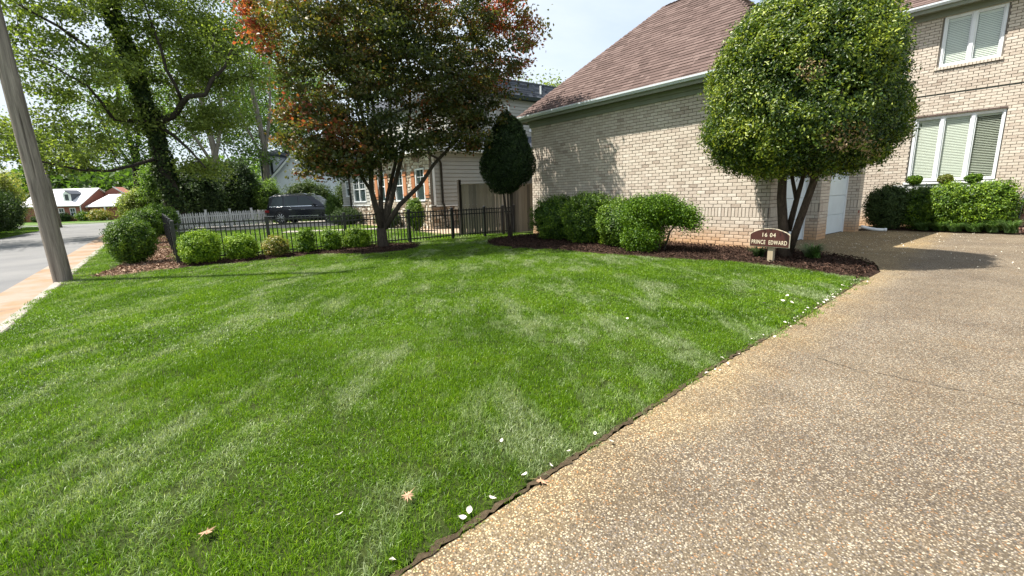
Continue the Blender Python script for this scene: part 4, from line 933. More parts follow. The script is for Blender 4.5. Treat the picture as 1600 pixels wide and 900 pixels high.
for i in range(int(L/0.15)+1):
    p = a+d*i*0.15; link('picket', random.choice(pms), pf, (p[0], p[1], random.uniform(-0.04, 0.02)), (0, random.uniform(-.02, .02), ang))
nrm2 = np.array([-d[1], d[0], 0])*0.02
for z in (0.25, 0.75): mb = MB(); mb.obox((a[0]+nrm2[0], a[1]+nrm2[1], z), (d[0]*L, d[1]*L, 0), nrm2*2, (0, 0, 0.08)); mb.build('rail', M['picket'], pf)
for i in range(5):
    p = a+d*L*i/4; mb = MB(); mb.box(p[0]-0.05, p[0]+0.05, p[1]+0.06, p[1]+0.16, -0.05, 1.12); mb.box(p[0]-0.065, p[0]+0.065, p[1]+0.045, p[1]+0.175, 1.12, 1.15); mb.build('post', M['picket'], pf)
wf = thing('wooden_fence', (10.8, 13.9, 0), 'tall weathered cedar privacy fence between the two houses', 'fence')
def wood_run(a, b, h, flip=1, step=0.142):
    a, b = np.array(a, float), np.array(b, float); L = np.linalg.norm(b-a); d = (b-a)/L; n = np.array([d[1], -d[0]])*0.02
    for i in range(int(L/step)):
        p = a+d*i*step; j = random.uniform(-.02, .02); mb = MB(); mb.obox((p[0], p[1], 0.02), (d[0]*(step-.008), d[1]*(step-.008), 0), (n[0], n[1], 0), (0, 0, h+j), random.random()); mb.build('board', M['wood_fence'], wf)
    for z in (0.3, h-0.3): mb = MB(); mb.obox((a[0]-n[0]*2, a[1]-n[1]*2, z), (d[0]*L, d[1]*L, 0), (n[0]*1.9, n[1]*1.9, 0), (0, 0, 0.09)); mb.build('rail', M['wood_fence'], wf)
    mb = MB(); mb.obox((a[0]-n[0]*2, a[1]-n[1]*2, h+0.03), (d[0]*L, d[1]*L, 0), (n[0]*4, n[1]*4, 0), (0, 0, 0.03), 0.9); mb.build('cap_board', M['wood_fence'], wf)
wood_run((9.15, 14.85), (10.82, 13.92), 1.84); wood_run((10.84, 13.90), (12.6, 13.90), 1.80)
mb = MB(); mb.box(9.04, 9.15, 14.82, 14.93, 0, 2.05); mb.box(10.76, 10.86, 13.93, 14.03, 0, 1.8); mb.build('post', M['bark_dark'], wf)
mb = MB(); mb.obox((12.55, 14.0, 0), (0.02, 0, 0), (0, 5, 0), (0, 0, 1.8)); mb.build('side_panel', M['wood_fence'], wf)

# ================================================================== SIGN
sg = thing('street_number_sign', (9.04, 3.79, 0), 'small maroon sign with cream lettering reading 1604 PRINCE EDWARD on a wooden post', 'sign')
mb = MB(); mb.box(9.07, 9.16, 3.72, 3.82, -0.1, 0.45); mb.build('post', M['post_wood'], sg, bevel=0.004)
def sign_outline(y0, y1, z0, zs, zt, n=10):
    """arched top with small shoulders; in mirrored y so that left on the picture is +y"""
    w = y1-y0; p = [(y0, z0), (y1, z0), (y1, zs)]
    for i in range(n+1):
        t = i/n; y = y1-w*t; s = math.sin(math.pi*t); p.append((y, zs+(zt-zs)*s**0.75*(1 if True else 0)))
    p.append((y0, zs)); out = []
    for q in p:
        if not out or math.hypot(q[0]-out[-1][0], q[1]-out[-1][1]) > 1e-4: out.append(q)
    return out
Y0, Y1, ZB, ZSH, ZT = 3.44, 4.15, 0.325, 0.565, 0.675
mb = MB(); mb.prism(sign_outline(Y0, Y1, ZB, ZSH, ZT), 'x', 9.04, 9.068); mb.build('border', M['sign_cream'], sg)
mb = MB(); mb.prism(sign_outline(Y0+0.009, Y1-0.009, ZB+0.009, ZSH-0.008, ZT-0.009), 'x', 9.034, 9.04); mb.build('board', M['sign_maroon'], sg)
def letters(txt, yc, zc, h, width, parent, xf, spacing=1.0):
    cu = bpy.data.curves.new('lettering', 'FONT'); cu.body = txt; cu.size = 1; cu.extrude = 0.02; cu.align_x = 'CENTER'; cu.space_character = spacing; cu.offset = 0.008
    ob = bpy.data.objects.new('lettering_curve', cu); COL.objects.link(ob); bpy.context.view_layer.update()
    dg = bpy.context.evaluated_depsgraph_get(); me = bpy.data.meshes.new_from_object(ob.evaluated_get(dg)); bpy.data.objects.remove(ob)
    n = len(me.vertices); a = np.empty(n*3); me.vertices.foreach_get('co', a); a = a.reshape(-1, 3)
    lo, hi = a.min(0), a.max(0); sx = width/(hi[0]-lo[0]); sz = h/(hi[1]-lo[1]); cx = (lo[0]+hi[0])/2
    b = np.empty_like(a); b[:, 1] = yc-(a[:, 0]-cx)*sx; b[:, 2] = zc+(a[:, 1]-lo[1])*sz; b[:, 0] = xf-(a[:, 2]-lo[2])*0.06
    loc = WL[parent.name]; me.vertices.foreach_set('co', (b-loc).ravel()); me.materials.clear(); me.materials.append(M['sign_cream']); me.update()
    o = link('lettering', me, parent, loc); return o
letters('16 04', 3.80, 0.515, 0.075, 0.235, sg, 9.0335, 1.15); letters('PRINCE  EDWARD', 3.795, 0.375, 0.078, 0.63, sg, 9.0335, 1.12)

# ================================================================== UTILITY POLES
up = thing('utility_pole', (-1.65, 12.72, 0), 'weathered grey wooden utility pole leaning at the kerb', 'utility pole')
rg = random.Random(4); rings = []; 
def pole_mesh(x, y, topx, topy, h, r0, r1, nseg=90, n=56):
    v = []; f = []; ph = [rg.uniform(0, 6.28) for _ in range(5)]
    cracks = [(rg.uniform(0, 6.28), rg.uniform(0, h*0.5), rg.uniform(1, 3.2)) for _ in range(14)]
    for i in range(nseg+1):
        t = (i/nseg)**1.15; z = t*h-0.1*(i == 0); r = r0+(r1-r0)*t
        for k in range(n):
            a = 2*math.pi*k/n; rr = r*(1+0.02*math.sin(3*a+ph[0]+z*.7)+0.015*math.sin(5*a+ph[1]-z))
            for (ca, cz, cl) in cracks:
                da = abs((a-ca-0.05*math.sin(z*3)+math.pi) % (2*math.pi)-math.pi)
                if da < 0.10 and cz < z < cz+cl: rr -= 0.030*(1-da/.11)*min(1, (z-cz)/.3, (cz+cl-z)/.3)
            v.append((x+(topx-x)*t+rr*math.cos(a), y+(topy-y)*t+rr*math.sin(a), z))
        if i:
            for k in range(n): k2 = (k+1) % n; f.append(((i-1)*n+k, (i-1)*n+k2, i*n+k2, i*n+k))
    f.append(tuple(nseg*n+k for k in range(n))); mb = MB(); mb.add(v, f); return mb
pole_mesh(-1.65, 12.72, -1.88, 12.72, 11.0, 0.152, 0.092).build('shaft', M['pole'], up, smooth=True, recalc=False)
mb = MB(); mb.box(-2.9, -0.8, 12.55, 12.65, 10.0, 10.12); mb.build('crossarm', M['pole'], up)
def far_frame(zc, px, z):                                  # point at a view depth zc in front of the camera at image column px
    lat = (px-800)/710*zc; return np.array([0.609*zc+0.793*lat, 0.793*zc-0.609*lat, z])
U2 = np.array([0.793, -0.609, 0]); W2 = np.array([0.609, 0.793, 0])
fp = np.array([-6.9, 58.0]); fup = thing('utility_pole', (fp[0], fp[1], -0.3), 'thin grey distant utility pole in front of the far brick house', 'utility pole')
mb = MB(); mb.tube([(fp[0], fp[1], -0.4), (fp[0]-0.15, fp[1], 7.0)], [0.16, 0.11], 10); mb.build('shaft', M['pole'], fup, smooth=True); mb = MB(); mb.obox((fp[0]-1.1, fp[1]-.05, 6.2), (2, 0, 0), (0, .1, 0), (0, 0, .12)); mb.build('crossarm', M['pole'], fup)

# ================================================================== VEHICLES
def vehicle(name, origin, ang, label, paint, L=5.3, W=2.0, H=1.9, suv=True):
    th = thing(name, origin, label, 'car'); ox, oy = origin[0], origin[1]; ca, sa = math.cos(ang), math.sin(ang)
    T = lambda p: (ox+p[0]*ca-p[1]*sa, oy+p[0]*sa+p[1]*ca, p[2])
    hw = W/2
    def loft(sec, mat, nm, smooth=False, bevel=0.0, kind=None):
        mb = MB(); n = len(sec[0])
        for s in sec: 
            for p in s: mb.v.append(T(p)); mb.t.append(.5)
        for i in range(len(sec)-1):
            for k in range(n-1): mb.f.append((i*n+k, i*n+k+1, (i+1)*n+k+1, (i+1)*n+k)); mb.mi.append(0)
        mb.f.append(tuple(range(n))); mb.f.append(tuple((len(sec)-1)*n+k for k in range(n))); mb.mi += [0, 0]
        return mb.build(nm, mat, th, smooth=smooth)
    # lower body: stations along x: (x, z_bottom, z_belt, halfwidth)
    st = [(0.0, .42, .80, .86), (0.05, .36, 1.02, .93), (0.35, .30, 1.16, .985), (1.2, .26, 1.18, 1.0), (2.6, .26, 1.16, 1.0), (3.7, .26, 1.13, .99), (4.5, .28, 1.08, .965), (5.05, .34, 1.00, .90), (5.25, .42, .80, .80)]
    if not suv: st = [(x*0.9, zb*.85, zt*.82, w) for x, zb, zt, w in st]
    k = W/2
    sec = [[(x, -w*k*.93, zb), (x, -w*k, zb+.10), (x, -w*k, zt-.22), (x, -w*k*.975, zt-.05), (x, -w*k*.90, zt), (x, 0, zt+.03), (x, w*k*.90, zt), (x, w*k*.975, zt-.05), (x, w*k, zt-.22), (x, w*k, zb+.10), (x, w*k*.93, zb), (x, -w*k*.93, zb)] for x, zb, zt, w in st]
    loft(sec, paint, 'body', smooth=False)
    zb = 1.12 if suv else .9; zt = H-0.03
    # greenhouse: stations from tail to windscreen base
    gs = [(0.12, zb, zb+.02), (0.30, zb, zt-.10), (0.55, zb, zt), (1.8, zb, zt+.03), (2.7, zb, zt), (3.1, zb, zt-.07), (3.95, zb, zb+.04)] if suv else [(0.7, zb, zb+.02), (1.5, zb, zt-.05), (2.2, zb, zt), (2.8, zb, zt-.04), (3.7, zb, zb+.03)]
    sec = [[(x, -k*.93, a), (x, -k*(.93-.14*(b-a)/.75), b-.06), (x, -k*(.86-.14*(b-a)/.75), b), (x, 0, b+.02), (x, k*(.86-.14*(b-a)/.75), b), (x, k*(.93-.14*(b-a)/.75), b-.06), (x, k*.93, a), (x, -k*.93, a)] for x, a, b in gs]
    loft(sec, paint, 'cabin')
    # side glass panes follow the cabin side
    def side(x, z): return -(k*(.93-.14*(z-zb)/.75)+0.006)
    wn_ = [(.42, 1.22), (1.30, 2.22), (2.30, 3.12)] if suv else [(1.35, 2.15), (2.25, 3.05)]
    for sgn in (1, -1):
        for j, (a, b) in enumerate(wn_):
            z0, z1 = zb+.06, zt-.12; a1, b1 = a+.02, b-.02
            if j == 0 and suv: a1 = a+.16
            if j == len(wn_)-1: b1 = b-.34; b0 = b+.28
            else: b0 = b
            mb = MB(); mb.add([T(p) for p in [(a, sgn*side(a, z0), z0), (b0, sgn*side(b, z0), z0), (b1, sgn*side(b, z1), z1), (a1, sgn*side(a, z1), z1)]], [(0, 1, 2, 3)]); mb.build('side_window', M['dglass'], th)
        mb = MB(); mb.add([T(p) for p in [(.3, sgn*side(0, zb+.03)*1.004, zb+.025), (3.5, sgn*side(0, zb+.03)*1.004, zb+.025), (3.5, sgn*side(0, zb+.05)*1.004, zb+.055), (.3, sgn*side(0, zb+.05)*1.004, zb+.055)]], [(0, 1, 2, 3)]); mb.build('belt_moulding', M['chrome'], th)
        y = sgn*-(k*1.0+.006)
        mb = MB(); mb.obox(T((1.55, y, .50)), np.array(T((2.0, 0, 0)))-np.array(T((0, 0, 0))), np.array(T((0, .012*-sgn*-1, 0)))-np.array(T((0, 0, 0))), (0, 0, .045)); mb.build('side_trim', M['chrome'], th)
        mb = MB(); mb.obox(T((.08, y*.985, .52)), np.array(T((.62, 0, 0)))-np.array(T((0, 0, 0))), np.array(T((0, .012, 0)))-np.array(T((0, 0, 0))), (0, 0, .045)); mb.build('side_trim', M['chrome'], th)
        for a in (1.6, 2.45): mb = MB(); mb.obox(T((a, y, .93)), np.array(T((.20, 0, 0)))-np.array(T((0, 0, 0))), np.array(T((0, -.03*-sgn, 0)))-np.array(T((0, 0, 0))), (0, 0, .03)); mb.build('door_handle', M['chrome'], th)
        # mirror
        mb = MB(); mb.obox(T((3.25, y, zb+.03)), np.array(T((.12, 0, 0)))-np.array(T((0, 0, 0))), np.array(T((0, sgn*-.2, 0)))-np.array(T((0, 0, 0))), (0, 0, .14)); mb.build('mirror', paint, th)
        mb = MB(); mb.obox(T((-.02, sgn*-k*.82, .78)), np.array(T((.30, 0, 0)))-np.array(T((0, 0, 0))), np.array(T((0, sgn*-.17*1.0, 0)))-np.array(T((0, 0, 0))), (0, 0, .16)); mb.build('tail_light', M['taillight'], th)
        for wx in ((1.02, 4.22) if suv else (.95, 3.75)):
            r = .40 if suv else .33; cyl = []
            c = np.array(T((wx, y*.995+sgn*.13, r))); axv = np.array(T((0, -sgn, 0)))-np.array(T((0, 0, 0)))
            wh = MB(); wh.tube([c-axv*.12, c+axv*.125], r*.62, 20); wheel = wh.build('wheel', M['rubber'], th)
            ty = MB(); ty.tube([c-axv*.12, c-axv*.10, c+axv*.10, c+axv*.135, c+axv*.14], [r*.94, r, r, r*.94, r*.74], 24, cap=True); ty.build('tyre', M['rubber'], wheel, smooth=False)
            rm = MB(); ex = np.array(T((1, 0, 0)))-np.array(T((0, 0, 0)))
            for q in range(10):
                a0 = q*math.pi/5; d0 = ex*math.cos(a0)+np.array([0, 0, 1])*math.sin(a0); p0 = ex*-math.sin(a0)+np.array([0, 0, 1])*math.cos(a0)
                o = c+axv*.142; rm.add([o+p0*.02, o+d0*r*.70+p0*.035, o+d0*r*.70-p0*.035, o-p0*.02, o+p0*.02+axv*.012, o+d0*r*.70+p0*.035+axv*.006, o+d0*r*.70-p0*.035+axv*.006, o-p0*.02+axv*.012], [(4, 5, 6, 7), (0, 1, 5, 4), (1, 2, 6, 5), (2, 3, 7, 6)])
            rm.tube([c+axv*.13, c+axv*.16], [.06, .05], 10); rm.build('rim', M['chrome'], wheel)
            ar = MB(); n = 14
            for q in range(n):
                a0, a1 = math.pi*q/n, math.pi*(q+1)/n
                def P_a(a, rr, dd): return T((wx+math.cos(a)*rr, y*1.0-sgn*dd, r+math.sin(a)*rr))
                ar.add([P_a(a0, r+.03, .004), P_a(a1, r+.03, .004), P_a(a1, r+.09, .004), P_a(a0, r+.09, .004)], [(0, 1, 2, 3)])
            ar.build('wheel_arch', M['rubber'], th)
    if suv:
        for sgn in (1, -1): mb = MB(); mb.tube([T(p) for p in [(.6, sgn*k*.66, zt+.03), (.75, sgn*k*.66, zt+.08), (2.6, sgn*k*.66, zt+.08), (2.8, sgn*k*.66, zt+.02)]], .02, 6); mb.build('roof_rail', M['chrome'], th)
    mb = MB(); mb.add([T(p) for p in [(3.10+.02, -k*.70, zt-.08), (3.12, k*.70, zt-.08), (3.93, k*.86, zb+.06), (3.93, -k*.86, zb+.06)]], [(0, 1, 2, 3)]); o = mb.build('windscreen', M['dglass'], th)
    return th
vehicle('suv', (6.45, 35.2, 0.0), math.atan2(-0.609, 0.793), 'large black suv with chrome trim parked in the neighbour driveway', M['carpaint'], H=1.92)
o_ = far_frame(40, 490, 0); vehicle('parked_car', (o_[0], o_[1], 0.0), math.atan2(-0.609, 0.793), 'white car mostly hidden behind the front of the black suv', M['carwhite'], H=1.45, suv=False, W=1.8)

# ================================================================== FAR HOUSES
# white gabled house, frame facing the camera: u right, w away
wh = thing('white_house', tuple(far_frame(46, 470, 0)), 'white clapboard house with steep gable and dormer behind the suv', 'house')
O3 = far_frame(46, 430, 0)
def F3(u, w, z): return tuple(O3+U2*u+W2*w+np.array([0, 0, z]))
def qbox(mb, u0, u1, w0, w1, z0, z1, F=F3, tone=.5):
    mb.add([F(u0, w0, z0), F(u1, w0, z0), F(u1, w1, z0), F(u0, w1, z0), F(u0, w0, z1), F(u1, w0, z1), F(u1, w1, z1), F(u0, w1, z1)], [(3, 2, 1, 0), (4, 5, 6, 7), (0, 1, 5, 4), (1, 2, 6, 5), (2, 3, 7, 6), (3, 0, 4, 7)], tone)
mb = MB(); a = [F3(0.2, 0, -.3), F3(9.6, 0, -.3), F3(9.6, 0, 3.2), F3(4.9, 0, 7.6), F3(0.2, 0, 3.2)]; b = [F3(0.2, 9, -.3), F3(9.6, 9, -.3), F3(9.6, 9, 3.2), F3(4.9, 9, 7.6), F3(0.2, 9, 3.2)]
mb.add(a+b, [(0, 1, 2, 3, 4), (9, 8, 7, 6, 5)]+[(i, (i+1) % 5, 5+(i+1) % 5, 5+i) for i in range(5)]); w_ = mb.build('wall', M['siding_white'], wh)
z = 0.2
while z < 7.4:                                    # clapboards on the gable, one by one
    hw_ = 4.7 if z < 3.2 else 4.7*(7.6-z)/4.4
    m2 = MB(); m2.add([F3(4.9-hw_, -.03, z), F3(4.9+hw_, -.03, z), F3(4.9+hw_*.98, -.006, z+.2), F3(4.9-hw_*.98, -.006, z+.2), F3(4.9-hw_, 0, z), F3(4.9+hw_, 0, z)], [(0, 1, 2, 3), (4, 5, 1, 0)]); m2.build('clapboard', M['siding_white'], w_); z += .2
for s in (-1, 1):
    e = lambda t, w, dz=0: F3(4.9+s*5.6*(1-t), w, 2.35+(7.72-2.35)*t+dz)
    mb = MB(); mb.add([e(0, -.35), e(1, -.35), e(1, 9.2), e(0, 9.2), e(0, -.35, .16), e(1, -.35, .16), e(1, 9.2, .16), e(0, 9.2, .16)], [(0, 1, 2, 3), (4, 5, 6, 7), (0, 1, 5, 4), (1, 2, 6, 5), (2, 3, 7, 6), (3, 0, 4, 7)]); mb.build('roof', M['slate'], wh)
    mb = MB(); mb.add([e(0, -.37, -.22), e(1, -.37, -.22), e(1, -.37, .02), e(0, -.37, .02), e(0, -.30, -.22), e(1, -.30, -.22), e(1, -.30, .02), e(0, -.30, .02)], [(0, 1, 2, 3), (4, 5, 6, 7), (0, 1, 5, 4), (1, 2, 6, 5), (2, 3, 7, 6), (3, 0, 4, 7)]); mb.build('bargeboard', M['trim_white'], wh)
mb = MB(); qbox(mb, -.55, 1.35, .6, 4.5, 3.0, 5.9); mb.build('dormer', M['siding_white'], wh)
mb = MB(); qbox(mb, -.75, 1.5, .4, 4.6, 5.9, 6.05); mb.add([F3(-.8, .35, 6.05), F3(1.55, .35, 6.05), F3(1.55, 4.6, 6.05), F3(-.8, 4.6, 6.05), F3(.4, 2.2, 6.7)], [(0, 1, 4), (1, 2, 4), (2, 3, 4), (3, 0, 4)]); mb.build('dormer_roof', M['slate'], wh)
for u0 in (-.45, .5): mb = MB(); qbox(mb, u0, u0+.22, .55, .6, 3.6, 5.5); mb.build('shutter', M['room'], wh)
mb = MB(); qbox(mb, -.18, .45, .56, .6, 3.7, 5.4); mb.build('window', M['trim_white'], wh)
mb = MB(); mb.add([F3(-3.2, -.5, 2.35), F3(.4, -.5, 2.35), F3(.4, 4, 3.4), F3(-3.2, 4, 3.4), F3(-3.2, -.5, 2.5), F3(.4, -.5, 2.5), F3(.4, 4, 3.55), F3(-3.2, 4, 3.55)], [(0, 1, 2, 3), (4, 5, 6, 7), (0, 1, 5, 4), (1, 2, 6, 5), (2, 3, 7, 6), (3, 0, 4, 7)]); mb.build('porch_roof', M['slate'], wh)
for u0 in (-2.9, -1.9): mb = MB(); mb.tube([F3(u0, -.3, -.2), F3(u0, -.3, 2.35)], [.12, .10], 10); mb.build('porch_column', M['trim_white'], wh)
mb = MB(); qbox(mb, -3.2, .3, 4.0, 4.2, -.3, 3.2); mb.build('porch_wall', M['siding_white'], wh)

fh = thing('far_brick_house', tuple(far_frame(80, 130, -.5)), 'distant one and a half storey red brick house with pale roof and white dormers', 'house')
O4 = far_frame(80, 45, -.6)
F4 = lambda u, w, z: tuple(O4+U2*u+W2*w+np.array([0, 0, z]))
G_ = (1.3, 11.3, 0, 8, 2.55)
mb = MB(); qbox(mb, 1.3, 11.3, 0, 8, 0, 2.7, F4); mb.add([F4(11.3, 0, 2.7), F4(11.3, 8, 2.7), F4(11.3, 4, 5.4), F4(11.0, 0, 2.7), F4(11.0, 8, 2.7), F4(11.0, 4, 5.4)], [(0, 1, 2), (3, 4, 5), (0, 1, 4, 3), (1, 2, 5, 4), (2, 0, 3, 5)]); mb.build('wall', M['red_brick'], fh)
mb = MB(); qbox(mb, -1.2, 1.3, .8, 7, 0, 2.3, F4); mb.build('side_wing', M['red_brick'], fh)
mb = MB(); qbox(mb, 11.9, 16.4, 1.0, 7, 0, 2.3, F4); mb.build('side_wing', M['red_brick'], fh)
def slab(nm, q, th_=.14, mat=M['pale_roof']):
    mb = MB(); mb.add([F4(*p) for p in q]+[F4(p[0], p[1], p[2]-th_) for p in q], [tuple(range(len(q))), tuple(range(len(q), 2*len(q)))]+[(i, (i+1) % len(q), len(q)+(i+1) % len(q), len(q)+i) for i in range(len(q))]); return mb.build(nm, mat, fh)
slab('roof', [(.9, -.5, 2.6), (11.6, -.5, 2.6), (11.6, 4, 5.6), (.9, 4, 5.6)]); slab('roof', [(.9, 4, 5.6), (11.6, 4, 5.6), (11.6, 8.5, 2.6), (.9, 8.5, 2.6)])
slab('wing_roof', [(-1.7, .3, 2.3), (.9, .3, 2.3), (.9, 3.9, 4.5), (-.2, 3.9, 4.1)]); slab('wing_roof', [(11.62, .4, 2.35), (16.9, .4, 2.35), (15.4, 3.9, 4.4), (13.2, 3.9, 4.4)])
slab('wing_roof', [(15.4, 3.9, 4.4), (16.9, .4, 2.35), (16.9, 7.4, 2.35)])
mb = MB(); mb.add([F4(11.5, 5, 2.3), F4(15.0, 5, 2.3), F4(15.0, 5, 4.6), F4(13.4, 5, 5.7), F4(11.5, 5, 4.8), F4(11.5, 7, 2.3), F4(15, 7, 2.3), F4(15, 7, 4.6), F4(13.4, 7, 5.7), F4(11.5, 7, 4.8)], [(0, 1, 2, 3, 4), (5, 6, 7, 8, 9), (1, 6, 7, 2), (0, 5, 9, 4), (2, 7, 8, 3), (3, 8, 9, 4)]); mb.build('rear_gable', M['red_brick'], fh)
slab('gable_trim', [(13.4, 4.7, 5.9), (15.4, 4.7, 4.55), (15.4, 4.75, 4.35), (13.4, 4.75, 5.7)], .1, M['trim_white'])
for u0 in (3.2, 8.1):
    mb = MB(); mb.add([F4(u0, .5, 3.2), F4(u0+1.3, .5, 3.2), F4(u0+1.3, .5, 4.6), F4(u0+.65, .5, 5.15), F4(u0, .5, 4.6), F4(u0, 2.6, 3.2), F4(u0+1.3, 2.6, 3.2), F4(u0+1.3, 2.6, 4.6), F4(u0+.65, 2.6, 5.15), F4(u0, 2.6, 4.6)], [(0, 1, 2, 3, 4), (5, 6, 7, 8, 9)]+[(i, (i+1) % 5, 5+(i+1) % 5, 5+i) for i in range(5)]); d_ = mb.build('dormer', M['trim_white'], fh)
    m2 = MB(); qbox(m2, u0+1.302, u0+1.34, .6, 2.6, 3.3, 4.5, F4); m2.add([F4(u0+.6, .3, 5.25), F4(u0+1.5, .3, 4.6), F4(u0+1.5, 2.8, 4.6), F4(u0+.6, 2.8, 5.25), F4(u0+.6, .3, 5.15), F4(u0+1.5, .3, 4.5), F4(u0+1.5, 2.8, 4.5), F4(u0+.6, 2.8, 5.15)], [(0, 1, 2, 3), (4, 5, 6, 7), (0, 1, 5, 4), (1, 2, 6, 5), (2, 3, 7, 6), (3, 0, 4, 7)]); m2.build('dormer_cheek', M['slate'], d_)
    m3 = MB(); qbox(m3, u0+.35, u0+.95, .46, .5, 3.5, 4.5, F4); m3.build('pane', M['dglass'], d_)
for u0 in (4.3, 7.35, 9.3, -.3):
    mb = MB(); qbox(mb, u0, u0+1.0, -.06 if u0 > 0 else .74, .0 if u0 > 0 else .8, .8, 2.2, F4); w_ = mb.build('window', M['trim_white'], fh)
    m3 = MB(); y_ = -.07 if u0 > 0 else .73; qbox(m3, u0+.13, u0+.47, y_, y_+.01, .92, 1.45, F4); qbox(m3, u0+.53, u0+.87, y_, y_+.01, .92, 1.45, F4); qbox(m3, u0+.13, u0+.47, y_, y_+.01, 1.53, 2.08, F4); qbox(m3, u0+.53, u0+.87, y_, y_+.01, 1.53, 2.08, F4); m3.build('pane', M['dglass'], w_)
mb = MB(); qbox(mb, 5.75, 6.0, -.15, 0, 0, 2.3, F4); qbox(mb, 6.75, 7.0, -.15, 0, 0, 2.3, F4); qbox(mb, 5.7, 7.05, -.2, 0, 2.3, 2.55, F4); qbox(mb, 5.9, 6.9, -1.2, 0, 0, .25, F4); mb.build('door_surround', M['trim_white'], fh)
mb = MB(); qbox(mb, 6.0, 6.75, -.08, -.02, .25, 2.3, F4); mb.build('door', M['room'], fh)
mb = MB(); mb.tube([F4(11.25, -.1, 0), F4(11.25, -.1, 2.6)], .09, 6); mb.tube([F4(14.9, .5, 0), F4(14.9, .5, 2.3)], .12, 8); mb.build('downspout', M['trim_white'], fh)
# ================================================================== TREES AND SHRUBS
# red-bronze maple on the lawn -------------------------------------------------
rng = np.random.default_rng(21)
mst = [[(5.23, 12.98, -0.1, .20), (5.2, 12.98, .25, .155), (5.2, 12.98, .6, .14)],
       [(5.2, 12.98, .55, .10), (5.08, 12.9, 1.1, .085), (4.95, 12.85, 1.7, .075), (5.0, 12.8, 2.5, .06), (4.8, 12.6, 3.6, .045), (4.4, 12.3, 4.8, .03)],
       [(5.25, 12.98, .55, .10), (5.55, 13.0, 1.3, .08), (5.85, 13.05, 2.1, .065), (6.2, 13.1, 3.0, .055), (6.5, 13.2, 4.0, .04), (6.7, 13.4, 5.4, .03)],
       [(5.3, 12.95, .6, .09), (5.75, 12.8, 1.25, .07), (6.35, 12.6, 1.8, .06), (6.8, 12.5, 2.4, .05), (7.4, 12.3, 3.0, .04), (8.2, 12.1, 3.8, .028)],
       [(5.22, 13.0, .6, .085), (5.35, 13.2, 1.4, .07), (5.5, 13.4, 2.4, .06), (5.55, 13.6, 3.8, .045), (5.4, 13.7, 5.4, .03)],
       [(5.35, 13.0, .9, .07), (5.6, 13.2, 1.6, .06), (5.95, 13.3, 2.5, .05), (5.9, 13.4, 3.6, .035), (6.2, 13.6, 5.0, .025)],
       [(4.98, 12.85, 1.6, .05), (4.6, 12.9, 2.3, .042), (4.0, 13.0, 3.2, .034), (3.4, 13.1, 4.2, .024)]]
T = lump_targets([(3.5, 12.6, 5.6, 1.4, 2.0, 1.1, 80), (4.9, 12.3, 6.6, 2.2, 2.2, 1.5, 139), (7.0, 12.4, 7.0, 2.3, 2.2, 1.5, 139), (8.6, 12.2, 6.0, 1.7, 1.9, 1.2, 104), (7.9, 12.5, 4.7, 1.5, 1.8, .9, 69),
                  (4.3, 12.6, 4.3, 1.6, 1.9, .9, 80), (3.5, 12.6, 3.2, 1.0, 1.3, .7, 57), (3.9, 12.4, 2.35, 1.0, 1.1, .45, 48), (5.2, 12.2, 3.1, 1.6, 1.5, .6, 69), (6.6, 12.3, 4.8, 1.6, 1.8, .9, 69), (7.3, 12.2, 3.4, 1.1, 1.2, .7, 55), (8.3, 12.3, 3.9, .8, 1.0, .5, 29), (5.0, 12.4, 5.2, 2.0, 1.9, .8, 57), (4.6, 12.2, 2.7, .9, 1.0, .35, 18), (8.9, 11.9, 7.0, 1.0, 1.3, .8, 29), (7.7, 11.8, 2.9, .45, .4, .2, 8), (5.9, 14.2, 6.0, 2.2, 1.4, 1.7, 69)], rng, 0.25)
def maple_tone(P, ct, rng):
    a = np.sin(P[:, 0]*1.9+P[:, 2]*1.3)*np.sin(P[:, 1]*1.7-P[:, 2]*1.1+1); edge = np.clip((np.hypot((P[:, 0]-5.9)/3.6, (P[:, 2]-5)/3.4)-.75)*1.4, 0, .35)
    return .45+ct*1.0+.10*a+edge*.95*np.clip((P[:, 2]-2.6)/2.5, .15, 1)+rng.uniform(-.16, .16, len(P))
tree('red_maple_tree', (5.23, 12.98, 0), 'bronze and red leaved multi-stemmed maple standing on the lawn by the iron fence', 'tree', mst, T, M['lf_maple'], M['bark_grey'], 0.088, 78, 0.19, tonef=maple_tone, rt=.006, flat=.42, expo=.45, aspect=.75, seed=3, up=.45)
# big clipped holly by the garage corner ---------------------------------------
HX, HY = 9.98, 3.80
hol = thing('holly_tree', (HX, HY, 0), 'large dome-clipped holly tree with three bare trunks beside the sign at the garage corner', 'tree')
rng = np.random.default_rng(31)
def holly_pts(n, ctr, R_, zb, zt, zeq, rng, seed, lump, shell):
    d = rng.normal(size=(n, 3)); d /= np.linalg.norm(d, axis=1, keepdims=True)
    r2 = np.random.default_rng(seed); k1 = r2.normal(size=(16, 3))*4; k2 = r2.normal(size=(16, 3))*13; ph = r2.uniform(0, 6.28, 16)
    n1 = np.sin(d@k1.T+ph).sum(1)/4; n2 = np.sin(d@k2.T+ph).sum(1)/4
    az = np.where(d[:, 2] > 0, zt-zeq, zeq-zb); pw = np.where(d[:, 2] > 0, 2.6, 3.1)
    rr = (np.abs(d[:, 0])**pw+np.abs(d[:, 1])**pw+np.abs(d[:, 2])**pw)**(-1/pw)*(1+lump*n1*.5+lump*.5*n2)
    q = rr*(1-shell*np.minimum(rng.exponential(.35, n), 1))
    P = d*q[:, None]; P = np.c_[P[:, 0]*R_, P[:, 1]*R_, P[:, 2]*az]+np.array([ctr[0], ctr[1], zeq]); return P, d, n1, n2
P, d, n1, n2 = holly_pts(5800, (HX, HY), 1.50, 1.72, 4.90, 2.75, rng, 5, .07, .20)
